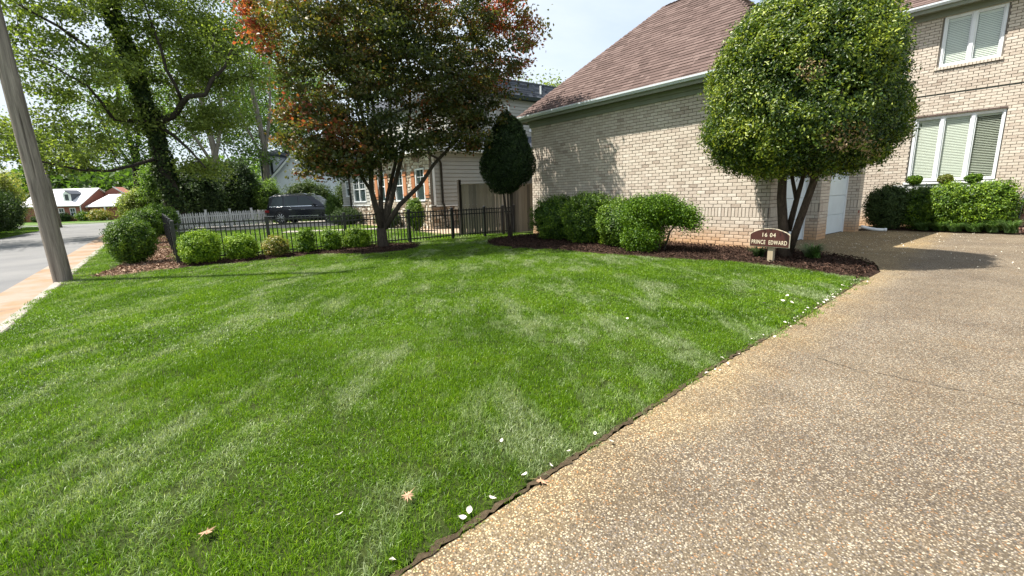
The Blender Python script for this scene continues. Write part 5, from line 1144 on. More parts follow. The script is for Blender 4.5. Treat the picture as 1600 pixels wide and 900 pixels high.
P = P+d*rng.normal(0, .045, (len(P), 1)); nl = 25; ix = np.repeat(np.arange(len(P)), nl); ctone = rng.uniform(-.16, .16, len(P))
P = P[ix]+rng.normal(size=(len(ix), 3))*.062; d = d[ix]+rng.normal(size=(len(ix), 3))*.3; n1, n2 = n1[ix]+ctone[ix]*10, n2[ix]
# a thin, dead patch with brown leaves and a hollow
hollow = (np.linalg.norm((P-np.array([9.10, 2.95, 2.75]))/np.array([.5, .42, .75]), axis=1) < 1) & (rng.random(len(P)) < .72)
P, d, n1, n2 = P[~hollow], d[~hollow], n1[~hollow], n2[~hollow]
tone = .44+.10*n2+.07*n1+rng.uniform(-.30, .30, len(P)); tone = np.minimum(tone, .84)
for c_, r_ in (((9.0, 2.75, 2.2), (.5, .34, .26)), ((8.7, 3.2, 3.25), (.4, .22, .18)), ((9.4, 2.4, 1.95), (.45, .26, .2))):
    dead = (np.linalg.norm((P-np.array(c_))/np.array(r_), axis=1) < 1) & (rng.random(len(P)) < .36); tone[dead] = rng.uniform(1.0, 1.25, dead.sum())
link('crown', leaf_mesh('crown', P, .055, M['lf_holly'], (HX, HY, 0), tone, d, .25, .5, rng=rng), hol, (HX, HY, 0))
P, d, n1, n2 = holly_pts(24000, (HX, HY), 1.34, 1.88, 4.6, 2.65, rng, 5, .08, .75)
link('inner_leaves', leaf_mesh('inner_leaves', P, .13, M['lf_holly'], (HX, HY, 0), .35+rng.uniform(-.3, .3, len(P)), d, .1, .7, rng=rng), hol, (HX, HY, 0))
T = lump_targets([(HX, HY, 3.1, 1.45, 1.45, 1.4, 90)], rng, .6); T = T[T[:, 2] > 1.9]
grow_tree([[(HX-.05, HY+.02, -.08, .14), (HX-.08, HY+.06, .25, .10), (HX-.12, HY+.17, 1.2, .085), (HX-.12, HY+.22, 2.6, .06), (HX-.1, HY+.2, 3.9, .03)],
           [(HX+.0, HY+.0, .12, .078), (HX-.02, HY-.15, .75, .072), (HX-.05, HY-.34, 1.5, .066), (HX-.05, HY-.42, 2.4, .05), (HX, HY-.6, 3.6, .03)],
           [(HX+.05, HY+.06, .55, .06), (HX+.12, HY-.0, 1.1, .052), (HX+.14, HY-.08, 1.6, .04), (HX+.3, HY+.0, 2.3, .035)],
           [(HX+.12, HY+.0, 1.2, .04), (HX+.16, HY+.12, 1.6, .034), (HX+.25, HY+.3, 2.4, .03)]], T, rng, rt=.010, expo=.42, n=7).build('trunk', M['bark_holly'], hol, smooth=True, recalc=False)
# small holly by the wooden fence ------------------------------------------------
sx, sy = 9.46, 12.34
sm = thing('small_holly_tree', (sx, sy, 0), 'small dark clipped evergreen tree on thin stems in front of the cedar fence', 'tree')
rng = np.random.default_rng(41); P, d, dep, nz = blob_points(30000, (sx, sy, 2.75), (.92, .92, 1.25), rng, lump=.10, depth=.3, power=2.2, seed=9)
f_ = 1.03-.42*np.clip((P[:, 2]-2.1)/1.9, 0, 1); P[:, 0] = sx+(P[:, 0]-sx)*f_; P[:, 1] = sy+(P[:, 1]-sy)*f_
link('crown', leaf_mesh('crown', P, .060, M['lf_dark'], (sx, sy, 0), .45+.1*nz+rng.uniform(-.3, .35, len(P)), d, .2, .5, rng=rng), sm, (sx, sy, 0))
Q, d2, _, _ = blob_points(8000, (sx, sy, 2.75), (.72, .72, 1.05), rng, lump=.1, depth=.8, seed=9)
link('inner_leaves', leaf_mesh('inner_leaves', Q, .12, M['lf_dark'], (sx, sy, 0), .4+rng.uniform(-.3, .3, len(Q)), d2, .1, .7, rng=rng), sm, (sx, sy, 0))
T = lump_targets([(sx, sy, 2.8, .7, .7, 1.0, 40)], rng, .5)
grow_tree([[(sx, sy, -.05, .06), (sx-.05, sy+.03, .5, .045), (sx-.14, sy+.1, 1.5, .035), (sx-.18, sy+.1, 2.8, .02)], [(sx+.04, sy, -.05, .06), (sx+.08, sy-.02, .6, .045), (sx+.1, sy-.05, 1.6, .038), (sx+.1, sy-.05, 3.0, .02)], [(sx-.02, sy+.02, .3, .035), (sx-.02, sy+.0, .9, .03), (sx-.08, sy-.04, 1.8, .026), (sx-.05, sy, 2.6, .015)]], T, rng, rt=.006, n=6).build('trunk', M['bark_grey'], sm, smooth=True, recalc=False)
# shrubs ---------------------------------------------------------------------------
G1 = 'small round bushes along the iron fence'; G2 = 'clipped bushes against the garage wall'; G3 = 'clipped bushes under the triple window'; G4 = 'tall clipped boxwoods by the kerb'
shrub('boxwood', (-.55, 14.9), (.50, .50), 1.17, 'tall egg-shaped clipped boxwood at the end of the iron fence near the utility pole', M['lf_box'], 'shrub', G4, 16000, .035, 1, .04, 2.2, tone0=.42)
shrub('boxwood', (-.42, 22.6), (.55, .55), 1.35, 'clipped boxwood directly behind the egg-shaped one along the leaf-covered strip', M['lf_box'], 'shrub', G4, 10000, .045, 2, .05, 2.3, tone0=.42)
shrub('boxwood', (.15, 28.5), (.8, .8), 1.5, 'farthest clipped boxwood at the foot of the ivy-covered oak', M['lf_box'], 'shrub', G4, 8000, .06, 3, .06, 2.3, tone0=.45)
fb = [((.76, 13.42), (.41, .38), .80, 'widest lime green bush, nearest the corner post of the iron fence', 'lf_boxlime', 2.8, .09, .52, 9000), ((1.62, 13.38), (.33, .33), .64, 'second lime green bush from the iron fence corner', 'lf_boxlime', 2.6, .10, .50, 7000), ((2.42, 13.38), (.27, .27), .53, 'small yellowing bush in the row along the iron fence', 'lf_yellowing', 2.2, .16, .35, 4200),
      ((3.2, 13.5), (.23, .25), .66, 'narrow upright green bush right of the yellowing one', 'lf_boxlime', 2.3, .16, .35, 5000), ((3.86, 13.38), (.24, .26), .58, 'small green bush second from the red maple', 'lf_boxlime', 2.3, .14, .33, 5000), ((4.62, 13.5), (.34, .32), .60, 'low wide green bush touching the red maple trunk', 'lf_boxlime', 2.4, .14, .40, 6500)]
for i, (b_, r_, h_, lb, mt, pw, lu, t0, n_) in enumerate(fb): shrub('fence_bush', b_, r_, h_, lb, M[mt], 'shrub', G1, n_, .040, 10+i, lu*1.5, pw, tone0=t0, up=.5)
wb = [((9.85, 10.35), (.78, .76), 1.36, 'leftmost dense dark green clipped bush against the garage wall', 'lf_box', .07, .40, 17000), ((9.75, 8.95), (.80, .68), 1.42, 'second dense clipped bush from the left against the garage wall, tallest of the four', 'lf_box', .07, .42, 17000),
      ((9.55, 7.65), (.70, .60), 1.16, 'third bush with loose pale shoots between the dense bush and the ragged one', 'lf_box', .15, .50, 13000)]
for i, (b_, r_, h_, lb, mt, lu, t0, n_) in enumerate(wb): shrub('wall_bush', b_, r_, h_, lb, M[mt], 'shrub', G2, n_, .042, 30+i, lu, 2.5, tone0=t0)
rg_ = thing('wall_bush', (9.35, 6.3, 0), 'ragged leaning bush with bare twigs showing, rightmost against the garage wall', 'shrub', G2)
rng = np.random.default_rng(77)
T = lump_targets([(9.25, 6.75, .78, .62, .52, .48, 110), (9.3, 6.25, .98, .52, .45, .30, 60), (9.35, 5.88, .88, .28, .26, .24, 34), (8.95, 6.55, .36, .45, .42, .30, 50), (9.35, 5.55, .70, .10, .12, .09, 8)], rng, .45)
grow_tree([[(9.35, 6.35, -.03, .035), (9.3, 6.45, .45, .022), (9.25, 6.55, .9, .012)], [(9.38, 6.3, -.03, .03), (9.35, 6.1, .5, .02), (9.35, 5.8, .85, .012)], [(9.33, 6.33, 0, .025), (9.15, 6.45, .25, .016)]], T, rng, rt=.004, n=5).build('stem', M['bark_grey'], rg_, recalc=False)
P, ix = cluster_leaves(T, 190, .105, rng, .8); P = P[P[:, 2] > .02]
link('foliage', leaf_mesh('foliage', P, .042, M['lf_boxlime'], (9.35, 6.3, 0), .40+rng.uniform(-.28, .28, len(P)), None, .5, .55, rng=rng), rg_, (9.35, 6.3, 0))
ff = [((18.45, 4.25), (.62, .55), 1.36, 'dark clipped bush in the shade at the inner corner beside the garage', 'lf_dark', .6), ((18.7, 3.45), (.55, .5), 1.30, 'mid green bush between the shaded dark one and the big bright one', 'lf_box', .35), ((18.55, 2.85), (.65, .55), 1.36, 'bright green bush left of centre under the triple window', 'lf_box', .52), ((18.6, 2.05), (.68, .66), 1.40, 'widest bright green bush, nearest the brick steps', 'lf_box', .52)]
for i, (b_, r_, h_, lb, mt, t0) in enumerate(ff): shrub('window_bush', b_, r_, h_, lb, M[mt], 'shrub', G3, 13000, .05, 50+i, .08, 2.5, tone0=t0)
for i, (y_, lb, mt) in enumerate(((3.82, 'small green shrub tuft at the left end of the triple window sill', 'lf_boxlime'), (3.12, 'small bronze shrub tuft in the middle of the triple window sill', 'lf_yellowing'), (2.5, 'small green shrub tuft at the right end of the triple window sill', 'lf_boxlime'))):
    th = thing('sill_plant', (19.1, y_, 1.15), lb, 'plant', 'shrub tufts along the window sill'); rng = np.random.default_rng(60+i)
    P, d, dep, nz = blob_points(2000, (19.15, y_, 1.52), (.17, .19, .14), rng, lump=.2, depth=.6, seed=i)
    link('foliage', leaf_mesh('foliage', P, .05, M[mt], (19.1, y_, 1.15), .45+rng.uniform(-.3, .3, len(P)), d, .3, .5, rng=rng), th, (19.1, y_, 1.15))
    mb = MB(); [mb.tube([(19.12, y_, 1.1), (19.15+random.uniform(-.08, .08), y_+random.uniform(-.1, .1), 1.5)], .007, 4) for _ in range(5)]; mb.build('stem', M['bark_grey'], th)
shrub('cone_shrub', (9.05, 18.6), (.40, .40), 1.45, 'cone-shaped bright green evergreen in front of the stone wall', M['lf_box'], 'shrub', None, 7000, .05, 70, .05, 1.9, tone0=.55)
rg = random.Random(9)
shrub('foundation_shrub', (9.3, 22.2), (.5, .9), .9, 'dark low shrub mass by the stone wall left of the cone-shaped evergreen', M['lf_dark'], 'shrub', 'shrubs at the stone house', 4500, .07, 71, .15, tone0=.5)
shrub('foundation_shrub', (9.1, 27.8), (.8, .9), 1.0, 'dark rounded shrub in front of the grey siding window', M['lf_dark'], 'shrub', 'shrubs at the stone house', 4500, .07, 72, .12, tone0=.6)
shrub('foundation_shrub', (8.9, 29.6), (.45, .45), 1.75, 'narrow upright dark evergreen between the suv and the stone house', M['lf_green'], 'shrub', 'shrubs at the stone house', 4500, .07, 73, .08, tone0=.3)
shrub('foundation_shrub', (11.4, 17.9), (.4, .4), .5, 'small variegated shrub under the downspout of the grey siding', M['lf_dark'], 'shrub', 'shrubs at the stone house', 2000, .06, 74, .2, tone0=.7)
# strap-leaved clumps --------------------------------------------------------------
def strap_clump(name, x, y, r, h, n, label, group=None, seed=0, mat='lf_strap'):
    rng = np.random.default_rng(seed+900); V = []; F = []; T_ = []; th = thing(name, (x, y, 0.0), label, 'plant', group)
    for i in range(n):
        a = rng.uniform(0, 6.28); q = rng.uniform(0, .35)*r; L = rng.uniform(.6, 1.1)*r; H_ = h*rng.uniform(.6, 1.05); w = .008*rng.uniform(.7, 1.5); b0 = len(V); px_, py_ = q*math.cos(a*1.7), q*math.sin(a*1.7); t = rng.uniform(.1, 1)
        for k in range(5):
            u = k/4; rad = L*u**1.2; z = H_*(1.9*u-1.15*u*u)*1.2+.02; ww = w*(1-u*.85); dx, dy = math.cos(a), math.sin(a)
            V += [(px_+dx*rad-dy*ww, py_+dy*rad+dx*ww, z), (px_+dx*rad+dy*ww, py_+dy*rad-dx*ww, z)]; T_ += [t, t]
            if k: F += [b0+2*k-2, b0+2*k-1, b0+2*k+1, b0+2*k]
    link('leaf_blades', mesh_np('leaf_blades', V, F, 4, M[mat], T_), th, (x, y, .03))
strap_clump('lily_clump', 9.95, 3.35, .34, .30, 240, 'tuft of strap leaves at the right foot of the large holly', None, 1)
strap_clump('lily_clump', 9.5, 4.15, .26, .22, 160, 'low dark tuft of leaves between the sign post and the garage wall', None, 2, 'lf_dark')
lb_ = ['leftmost', 'second from the left', 'middle left', 'middle right', 'second from the right', 'rightmost, nearest the brick steps']
for i in range(6): strap_clump('border_plant', 17.98+.05*math.sin(i*2), 3.25-i*.36, .38, .26 if i < 4 else .36, 190, 'strap-leaved border plant, %s in the row under the window bushes' % lb_[i], 'border plants along the driveway', 10+i)

# tall oak with ivy ------------------------------------------------------------------
rng = np.random.default_rng(51)
oak = [[(1.1, 35, -.1, .78), (1.05, 35, 1.0, .52), (.9, 35, 3, .42), (.8, 35, 4.9, .38), (.7, 35, 6.3, .36), (.4, 35, 7.7, .33), (.3, 35, 9, .34), (0, 35, 10.7, .32), (-.3, 35, 12, .30), (-.5, 35, 14, .26), (-.4, 35, 18, .15)],
       [(.75, 34.9, 6.2, .22), (1.2, 34.7, 6.35, .20), (1.8, 34, 6.6, .18), (2.2, 33.5, 7.2, .16), (2.5, 33, 7.5, .14), (3.3, 32.5, 7.6, .12), (3.7, 32.5, 8.4, .11), (4.4, 32, 9.1, .08), (5.1, 32, 10.6, .05)],
       [(2.2, 33.5, 7.3, .10), (2.0, 33, 8, .09), (1.7, 33, 8.8, .08), (1.6, 33, 9.9, .07), (1.4, 33, 11, .06), (1.2, 33, 12.2, .04)],
       [(.35, 35, 9.2, .15), (-.5, 34, 9.1, .12), (-1, 33.5, 9.2, .10), (-1.6, 33, 9.6, .09), (-2.3, 32, 10, .07), (-3.4, 31, 10.4, .04)],
       [(.65, 35, 6.3, .13), (-.4, 34, 6.1, .11), (-1, 33.5, 6.1, .09), (-1.3, 33, 6.8, .07), (-1.7, 32, 7.4, .05), (-2.8, 31, 8, .03)],
       [(.8, 34.9, 6.2, .12), (1.6, 34, 5.4, .09), (2.2, 33, 4.5, .07), (2.7, 32, 3.5, .04)],
       [(.85, 35, 4.3, .11), (-.6, 34, 3.7, .09), (-1.5, 32, 3.3, .07), (-2.4, 30, 3.2, .05), (-4.0, 28.5, 3.6, .03)]]
T = lump_targets([(-3.5, 33.7, 5.2, 3.2, 3, 1.3, 48), (-2.5, 33.2, 8.5, 3, 3, 1.6, 56), (-3.2, 33.2, 11.5, 3, 3, 1.5, 48), (1.5, 35.2, 9.5, 3, 3, 2, 64), (4.4, 34.2, 9.5, 2.6, 2.5, 2, 64), (2.2, 34.2, 12.5, 3.5, 3, 2, 72), (-1, 35.2, 14.5, 4, 3.5, 2.2, 72), (5.3, 34.2, 12.5, 3, 3, 2.2, 56), (3.5, 34.2, 6.5, 2.2, 2.2, 0.9, 36), (-3.5, 30.7, 4, 2.4, 2, 0.7, 27), (1.5, 35.2, 17, 4.5, 4, 2, 40), (2.7, 33.7, 3.6, 1.2, 1, 0.7, 14), (-0.2, 34.7, 6.6, 1.6, 1.5, 1, 24)], rng, .2)
tree('oak_tree', (1.1, 35, 0), 'tall ivy-clad oak with crooked limbs behind the white picket fence', 'tree', oak, T, M['lf_oak'], M['bark_dark'], 0.17, 100, .42, rt=.012, flat=.6, expo=.42, seed=5, aspect=.6)
def ivy(x0, pts, n, loc, seed, label):
    rng = np.random.default_rng(seed); pts = np.array(pts); seg = rng.integers(0, len(pts)-1, n); t = rng.uniform(0, 1, n)[:, None]
    c = pts[seg]*(1-t)+pts[seg+1]*t; a = rng.uniform(0, 6.28, n); lump = 1+.28*np.sin(c[:, 2]*2.2+a*2)+.15*np.sin(c[:, 2]*5+a*3)
    r = c[:, 3]*.98*lump+rng.exponential(.05, n); P = np.c_[c[:, 0]+r*np.cos(a), c[:, 1]+r*np.sin(a), c[:, 2]]
    th = thing('ivy_vine', loc, label, 'climbing plant'); link('foliage', leaf_mesh('foliage', P, .15, M['lf_ivy'], loc, rng.uniform(0, 1, n), np.c_[np.cos(a), np.sin(a), np.zeros(n)], .2, .85, rng=rng), th, loc)
ivy(0, oak[0][1:10], 17000, (1.1, 35, 0), 8, 'dark ivy climbing the trunk of the tall oak')
GB = 'background trees behind the neighbour houses'
bgt = [ # x, y, height, trunk r, crown lumps (rel), mat, label, leafsize, n
  ((4.6, 48), 17, .32, [(0, 2.5, 13, 4.5, 3, 4, 130), (-1, 3, 8, 3.6, 3, 2, 50), (2.5, 2, 6.0, 3, 2.5, 1.6, 36)], 'lf_green', 'tree with a forked grey trunk, right of the ivy-clad oak', .24),
  ((9.1, 51), 20, .34, [(0, 2.5, 15, 5, 3, 4.5, 130), (-1, 3, 9.5, 3.4, 3, 2.4, 60), (2, 3, 8, 3.4, 3, 1.6, 36)], 'lf_green', 'straight tall tree behind the white clapboard house', .24),
  ((-12.5, 34), 15, .35, [(0, 0, 10, 5, 5, 4, 170), (3, -2, 6, 3, 3, 1.8, 60), (1, -3, 9, 4, 3, 2, 60)], 'lf_oak', 'leafy tree across the street, left behind the utility pole', .2),
  ((-17, 62), 17, .40, [(0, 0, 11, 6, 5, 5, 200), (2, -3, 5.5, 4.5, 3, 1.6, 60)], 'lf_green', 'large tree across the street above the far brick house', .28),
  ((-1.0, 58), 18, .35, [(0, 0, 11.5, 5, 5, 4.5, 170), (0, -2, 6.5, 4.2, 3, 1.8, 70)], 'lf_green', 'leafy tree between the road and the ivy-clad oak', .26),
  ((13.5, 60), 22, .40, [(0, 0, 15, 6, 5, 6, 190)], 'lf_green', 'tall tree rising behind the stone house on its left', .28),
  ((22, 56), 24, .40, [(0, 0, 17, 6.5, 5, 6, 170)], 'lf_oak', 'tall tree rising directly behind the stone house roof', .30),
  ((17, 72), 22, .40, [(0, 0, 14, 7, 5, 6, 160)], 'lf_green', 'farthest tall tree seen behind the red maple', .34),
  ((30, 35), 13.5, .35, [(0, 0, 10, 3.5, 3.5, 2.6, 70)], 'lf_oak', 'pale green treetop showing just above the dark stone house roof', .22),
  ((30, 16.5), 16.8, .30, [(0, 0, 14.0, 2.6, 2.6, 2.0, 26)], 'lf_oak', 'sparse bare-branched treetop behind the brick garage roof', .14)]
for i, ((x, y), h, r, L_, mt, lb, ls) in enumerate(bgt):
    rng = np.random.default_rng(80+i); T = lump_targets([(x+a, y+b, c, d_, e, f, int(n*.75)) for a, b, c, d_, e, f, n in L_], rng, .2)
    st_ = [[(x, y, -.6, r*1.5), (x, y, .6, r), (x+.3, y, h*.35, r*.8), (x-.1, y, h*.6, r*.55), (x+.2, y, h*.85, r*.2)], [(x+.25, y, h*.3, r*.5), (x+1.1, y-.5, h*.5, r*.4), (x+1.6, y-.8, h*.75, r*.15)], [(x+.1, y, h*.28, r*.45), (x-1.3, y-.4, h*.45, r*.3), (x-2, y-.6, h*.65, r*.12)]]
    tree('broadleaf_tree', (x, y, 0), lb, 'tree', st_, T, M[mt], M['pole'] if i < 2 else M['bark_dark'], ls, 54 if i != 9 else 16, .62, GB, rt=.016, seed=200+i, flat=.6)
# the wood beyond: one mass
rng = np.random.default_rng(300); P = []; 
for k in range(130):
    zc = rng.uniform(95, 125); pxx = rng.uniform(-500, 900); q = far_frame(zc, pxx, 0); h = rng.uniform(8, 13)*(zc/110); n = 420
    d_ = rng.normal(size=(n, 3)); d_ /= np.linalg.norm(d_, axis=1, keepdims=True); P.append(d_*np.array([5.5, 5.5, h*.5])*rng.uniform(.75, 1.05, (n, 1))+np.array([q[0], q[1], h*.5]))
P = np.concatenate(P); P = P[P[:, 2] > -.5]
link('distant_woodland', leaf_mesh('distant_woodland', P, 1.1, M['lf_green'], (0, 0, 0), .35+.2*np.sin(P[:, 0]*.15)+rng.uniform(-.3, .3, len(P)), None, .4, .7, rng=rng))['kind'] = 'stuff'
# tall shrubs and hedges in the middle distance -------------------------------------
GT = 'tall informal shrubs behind the picket fence'
for i, (x, y, rx, ry, h, mt, lb, n) in enumerate([
    (2.6, 38.5, 1.7, 1.6, 4.2, 'lf_dark', 'tall dark shrub right behind the picket fence, next to the oak trunk', 9000), (5.2, 40.5, 1.6, 1.6, 4.6, 'lf_dark', 'tall dark shrub in the middle behind the picket fence', 9000), (7.0, 39.5, 1.0, 1.0, 3.2, 'lf_green', 'mid green shrub in front of the white porch columns', 6000),
    (-.6, 42.5, 1.4, 1.4, 2.6, 'lf_oak', 'olive green shrub left of the oak trunk beyond the clipped boxwoods', 6000), (.8, 42, 1.8, 1.6, 4.4, 'lf_green', 'green shrub mass directly behind the oak trunk', 7000)]):
    shrub('tall_shrub', (x, y), (rx, ry), h, lb, M[mt], 'shrub', GT, n, .13, 400+i, .22, 2.0, depth=.45, tone0=.45)
for i, (x, y, rx, ry, h, mt, lb, n) in enumerate([
    (9.6, 38.0, 1.9, 1.4, 3.0, 'lf_ivy', 'loose dark flowering shrub behind the suv roof', 8000), (12.6, 35.6, 1.6, 1.4, 3.2, 'lf_ivy', 'loose shrub behind the suv bonnet beside the stone house', 7000)]):
    shrub('azalea_shrub', (x, y), (rx, ry), h, lb, M[mt], 'shrub', 'azaleas behind the suv', n, .12, 420+i, .2, 2.1, depth=.4, tone0=.62)
for i, (x, y, rx, ry, h, mt, lb, n) in enumerate([
    (-8.7, 40.5, 1.6, 3.6, 3.2, 'lf_dark', 'big dark hedge across the street at the left edge', 14000), (-8.9, 46.5, 1.5, 2.8, 2.7, 'lf_dark', 'farther dark hedge across the street beside the road', 12000), (-10.8, 54, 2.8, 2.8, 4.9, 'lf_pale', 'pale yellow-green bush above the dark hedge across the street', 12000)]):
    shrub('hedge', (x, y), (rx, ry), h, lb, M[mt], 'hedge', 'hedges across the street', n, .14, 430+i, .14, 2.4, depth=.3, tone0=.45)
F4f = lambda u, w: F4(u, w, 0)
for i, (u, w, r, h, mt, lb) in enumerate([(7.5, -1.2, .85, 1.2, 'lf_red', 'round red azalea by the door of the far brick house'), (9.2, -1.2, .9, 1.4, 'lf_dark', 'dark clipped bush between two windows of the far brick house'), (4.5, -1, .9, 1.0, 'lf_dark', 'low dark bush under the left window of the far brick house'), (12.6, -1.0, 1.2, 1.5, 'lf_box', 'green wide bush before the right wing of the far house'), (16.0, -2.0, 1.6, 1.9, 'lf_yellowing', 'bronze-leaved bush at the right end of the far house'), (.4, -1.0, 1.0, 1.3, 'lf_green', 'green bush at the left end of the far house')]):
    q = F4f(u, w); th = shrub('front_yard_bush', (q[0], q[1]), (r, r), h, lb, M[mt], 'shrub', 'bushes in front of the far brick house', 1500, .16, 440+i, .12, tone0=.5); th.location.z = -.65

# ================================================================== FALLEN PETALS AND LEAVES
def petal(x, y, s, rot, label, grp='fallen magnolia petals along the driveway edge', z=.035):
    V = []; n = 7
    for i in range(n):
        t = i/(n-1); w = math.sin(math.pi*t**.8)*.34+.02
        for j in (-1, 0, 1): V.append(((t-.5)*s, j*w*s, .10*s*(j*j)+.12*s*(t-.5)**2*4))
    F_ = [(i*3+j, i*3+j+1, i*3+j+4, i*3+j+3) for i in range(n-1) for j in range(2)]
    me = bpy.data.meshes.new('petal'); me.from_pydata(V, [], F_); me.materials.append(M['petal']); me.polygons.foreach_set('use_smooth', [True]*len(F_))
    o = link('fallen_petal', me, None, (x, y, z), (random.uniform(-.5, .5), random.uniform(-.5, .5), rot)); tagit(o, label, 'petal', grp)
pts = [(.46, 1.92, 'cream petal lying alone in the grass, nearest the camera at lower left', .045), (.54, 1.53, 'white petal at the bottom edge of the picture on the lawn border', .05), (.88, 1.56, 'petal on the lawn border, lower of a pair', .05), (.93, 1.58, 'petal on the lawn border, upper of a pair', .05), (1.06, 1.58, 'curled petal standing on the lawn border', .05), (1.28, 1.61, 'upright petal on the lawn border beside the brown leaf', .05), (1.45, 1.60, 'small petal just past the brown leaf on the lawn border', .035), (1.60, 1.62, 'little petal on the lawn border farther up', .035), (1.85, 1.65, 'thin petal on the soil line up the border', .035), (1.87, 1.55, 'flat petal lying on the driveway just off the border', .045), (1.39, 1.95, 'pale petal in the grass above the brown leaf', .035), (3.99, 3.10, 'single petal in the middle of the lawn', .045)]
for i, (x, y, lb, s) in enumerate(pts): petal(x, y, s*.78, i*1.3, lb, z=.04 if y > 1.6 else .028)
for i, (x, y, lb) in enumerate([(6.28, 2.36, 'topmost'), (5.96, 2.29, 'second'), (5.93, 2.17, 'middle'), (5.68, 2.38, 'fourth'), (5.45, 2.22, 'lowest')]): petal(x, y, .055, i*2.1, 'white petal on the grass below the sign, %s of five' % lb, 'petals on the grass below the sign', .05)
def dryleaf(x, y, s, rot, z, label):
    V = [(0, 0, .25*s)]; n = 10
    for i in range(n*2):
        a = math.pi*i/n; r = s*((1.0 if i % 4 == 0 else .78) if i % 2 == 0 else .36)*(1+.15*math.sin(i*2.3)); V.append((r*math.cos(a), r*math.sin(a)*.85, .10*s*math.sin(i*1.7)+.12*s))
    F_ = [(0, 1+i, 1+(i+1) % (2*n)) for i in range(2*n)]; b = len(V); V += [(s*.9, -.01*s, .1*s), (s*.9, .03*s, .1*s), (s*1.6, .02*s, .02*s)]; F_.append((b, b+1, b+2))
    me = bpy.data.meshes.new('dry_leaf'); me.from_pydata(V, [], F_); me.materials.append(M['dry_leaf']); o = link('dry_leaf', me, None, (x, y, z), (.2, -.15, rot)); tagit(o, label, 'leaf', 'dry fallen leaves')
dryleaf(.75, 1.83, .042, .5, .045, 'pinkish brown dry maple leaf lying on the grass'); dryleaf(1.33, 1.54, .045, 2.2, .014, 'brown dry leaf on the driveway border'); dryleaf(-.02, 2.19, .045, 4, .03, 'crumpled tan leaf half hidden in the grass at lower left')
rng = np.random.default_rng(500); q = rng.uniform([11.3, .2], [17.6, 4.6], (900, 2)); dens = np.exp(-((q[:, 1]-3.3-.1*q[:, 0]*0)/1.3)**2)*np.where(q[:, 0] < 15, 1, .6); q = q[rng.random(len(q)) < dens]
q2 = rng.uniform([8, -.5], [18, 2.5], (90, 2)); tt = rng.beta(2.2, 1.1, 75); q3 = np.c_[2+6.4*tt, 1.60+.0835*(2+6.4*tt-1.45)+rng.normal(-.02, .035, 75)]
q = np.concatenate([q, q2, q3]); C = np.c_[q, np.full(len(q), .03)]
link('scattered_petals', leaf_mesh('scattered_petals', C, .032, M['petal'], (0, 0, 0), np.full(len(C), .5), None, 1.5, .55, rng=rng))['kind'] = 'stuff'

# ================================================================== GRASS (instanced blades)
def blade_clump(name, size, n, h, w, seed, lean=.5):
    rng = np.random.default_rng(seed); V = []; F_ = []; T_ = []
    x = rng.uniform(-size/2, size/2, n); y = rng.uniform(-size/2, size/2, n); a = rng.uniform(0, 6.28, n); H_ = h*rng.uniform(.55, 1.15, n); ln = np.abs(rng.normal(lean, .35, n)); t = np.clip(rng.normal(.42, .22, n), 0, .93); dead = rng.random(n) < .02; t[dead] = 1.0
    for i in range(n):
        dx, dy = math.cos(a[i]), math.sin(a[i]); b = len(V); ww = w*rng.uniform(.7, 1.2); ta = rng.uniform(0, 6.28); sx_, sy_ = -math.sin(ta), math.cos(ta)
        for k, (u, wf) in enumerate(((0, .9), (.55, 1.0))):
            r_ = ln[i]*H_[i]*u*u; z = H_[i]*u*(1-.25*ln[i]*u); V += [(x[i]+dx*r_-sx_*ww*wf/2, y[i]+dy*r_-sy_*ww*wf/2, z), (x[i]+dx*r_+sx_*ww*wf/2, y[i]+dy*r_+sy_*ww*wf/2, z)]; T_ += [t[i], t[i]]
        r_ = ln[i]*H_[i]*1.25; V.append((x[i]+dx*r_, y[i]+dy*r_, H_[i]*max(.35, 1-.45*ln[i]))); T_.append(min(1, t[i]+.08))
        F_ += [b, b+1, b+3, b, b+3, b+2, b+2, b+3, b+4]
    me = mesh_np(name, V, F_, 3, M['grass'], T_); return bpy.data.objects.new(name, me)
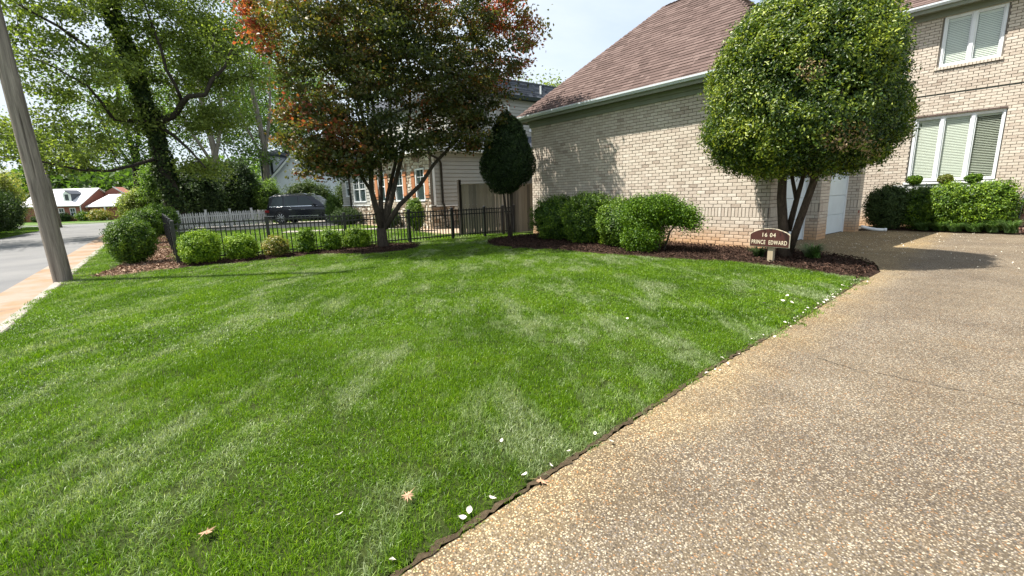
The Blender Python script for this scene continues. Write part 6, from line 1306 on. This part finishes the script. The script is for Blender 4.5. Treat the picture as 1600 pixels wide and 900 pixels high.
def scatter(name, P, yaw, scl, clumps):
    """one point-cloud mesh; geometry nodes put a clump of blades on each point"""
    n = len(P); me = bpy.data.meshes.new(name); me.vertices.add(n); me.vertices.foreach_set('co', np.asarray(P, np.float32).ravel())
    for nm, arr in (('yaw', yaw), ('scl', scl)): at = me.attributes.new(nm, 'FLOAT', 'POINT'); at.data.foreach_set('value', np.asarray(arr, np.float32))
    at = me.attributes.new('pick', 'INT', 'POINT'); at.data.foreach_set('value', np.random.default_rng(1).integers(0, len(clumps), n).astype(np.int32))
    me.materials.append(M['grass']); o = link(name, me); o['kind'] = 'stuff'
    ng = bpy.data.node_groups.new(name+'_nodes', 'GeometryNodeTree'); ng.interface.new_socket('Geometry', in_out='INPUT', socket_type='NodeSocketGeometry'); ng.interface.new_socket('Geometry', in_out='OUTPUT', socket_type='NodeSocketGeometry')
    N = ng.nodes; gi = N.new('NodeGroupInput'); go = N.new('NodeGroupOutput'); g2i = N.new('GeometryNodeGeometryToInstance')
    for c in clumps:
        oi = N.new('GeometryNodeObjectInfo'); oi.inputs['Object'].default_value = c; oi.inputs['As Instance'].default_value = True; ng.links.new(oi.outputs['Geometry'], g2i.inputs[0])
    g2i = None
    # join the clumps as separate instances and pick by index
    jn = N.new('GeometryNodeJoinGeometry')
    for c in reversed(clumps):
        oi = N.new('GeometryNodeObjectInfo'); oi.inputs['Object'].default_value = c; oi.inputs['As Instance'].default_value = True; ng.links.new(oi.outputs['Geometry'], jn.inputs[0])
    ip = N.new('GeometryNodeInstanceOnPoints'); ng.links.new(gi.outputs[0], ip.inputs['Points']); ng.links.new(jn.outputs[0], ip.inputs['Instance']); ip.inputs['Pick Instance'].default_value = True
    def at_(nm, t='FLOAT'): q = N.new('GeometryNodeInputNamedAttribute'); q.data_type = t; q.inputs[0].default_value = nm; return q.outputs[0]
    ng.links.new(at_('pick', 'INT'), ip.inputs['Instance Index']); cx = N.new('ShaderNodeCombineXYZ'); ng.links.new(at_('yaw'), cx.inputs[2]); ng.links.new(cx.outputs[0], ip.inputs['Rotation'])
    c2 = N.new('ShaderNodeCombineXYZ'); s_ = at_('scl'); ng.links.new(s_, c2.inputs[2]); c2.inputs[0].default_value = c2.inputs[1].default_value = 1.0; ng.links.new(c2.outputs[0], ip.inputs['Scale'])
    ng.links.new(ip.outputs[0], go.inputs[0]); mod = o.modifiers.new('grass', 'NODES'); mod.node_group = ng; return o
rng = np.random.default_rng(600)
BARE = [[(x+r*1.8*math.cos(t*.6)*.8-r*.5*math.sin(t*.6), y+r*.5*math.sin(t*.6)+r*1.5*math.cos(t*.6)*.6) for t in range(10)] for x, y, r in ((-.52, 1.86, .06), (-.60, 2.40, .05), (2.2, 3.75, .03), (-.2, 3.9, .03))]
def sample(poly_list, excl, step, jit, cond=None):
    xs = []; 
    for poly in poly_list:
        p = np.array(poly); lo, hi = p.min(0), p.max(0); X, Y = np.meshgrid(np.arange(lo[0], hi[0], step), np.arange(lo[1], hi[1], step)); X = X.ravel()+rng.uniform(-jit, jit, X.size); Y = Y.ravel()+rng.uniform(-jit, jit, Y.size)
        k = inpoly(poly, X, Y)
        for e in excl: k &= ~inpoly(e, X, Y)
        if cond is not None: k &= cond(X, Y)
        xs.append(np.c_[X[k], Y[k]])
    return np.concatenate(xs)
def fov(X, Y, pad=1.15):
    zc = .609*X+.793*Y; lat = .793*X-.609*Y; return (zc > .5) & (np.abs(lat) < zc*pad*1.127+.6)
dcam = lambda X, Y: np.hypot(X, Y)
def hscale(P): return np.clip(.85+.25*np.sin(P[:, 0]*2.1+1)*np.sin(P[:, 1]*1.7)+rng.uniform(-.15, .2, len(P)), .5, 1.3)
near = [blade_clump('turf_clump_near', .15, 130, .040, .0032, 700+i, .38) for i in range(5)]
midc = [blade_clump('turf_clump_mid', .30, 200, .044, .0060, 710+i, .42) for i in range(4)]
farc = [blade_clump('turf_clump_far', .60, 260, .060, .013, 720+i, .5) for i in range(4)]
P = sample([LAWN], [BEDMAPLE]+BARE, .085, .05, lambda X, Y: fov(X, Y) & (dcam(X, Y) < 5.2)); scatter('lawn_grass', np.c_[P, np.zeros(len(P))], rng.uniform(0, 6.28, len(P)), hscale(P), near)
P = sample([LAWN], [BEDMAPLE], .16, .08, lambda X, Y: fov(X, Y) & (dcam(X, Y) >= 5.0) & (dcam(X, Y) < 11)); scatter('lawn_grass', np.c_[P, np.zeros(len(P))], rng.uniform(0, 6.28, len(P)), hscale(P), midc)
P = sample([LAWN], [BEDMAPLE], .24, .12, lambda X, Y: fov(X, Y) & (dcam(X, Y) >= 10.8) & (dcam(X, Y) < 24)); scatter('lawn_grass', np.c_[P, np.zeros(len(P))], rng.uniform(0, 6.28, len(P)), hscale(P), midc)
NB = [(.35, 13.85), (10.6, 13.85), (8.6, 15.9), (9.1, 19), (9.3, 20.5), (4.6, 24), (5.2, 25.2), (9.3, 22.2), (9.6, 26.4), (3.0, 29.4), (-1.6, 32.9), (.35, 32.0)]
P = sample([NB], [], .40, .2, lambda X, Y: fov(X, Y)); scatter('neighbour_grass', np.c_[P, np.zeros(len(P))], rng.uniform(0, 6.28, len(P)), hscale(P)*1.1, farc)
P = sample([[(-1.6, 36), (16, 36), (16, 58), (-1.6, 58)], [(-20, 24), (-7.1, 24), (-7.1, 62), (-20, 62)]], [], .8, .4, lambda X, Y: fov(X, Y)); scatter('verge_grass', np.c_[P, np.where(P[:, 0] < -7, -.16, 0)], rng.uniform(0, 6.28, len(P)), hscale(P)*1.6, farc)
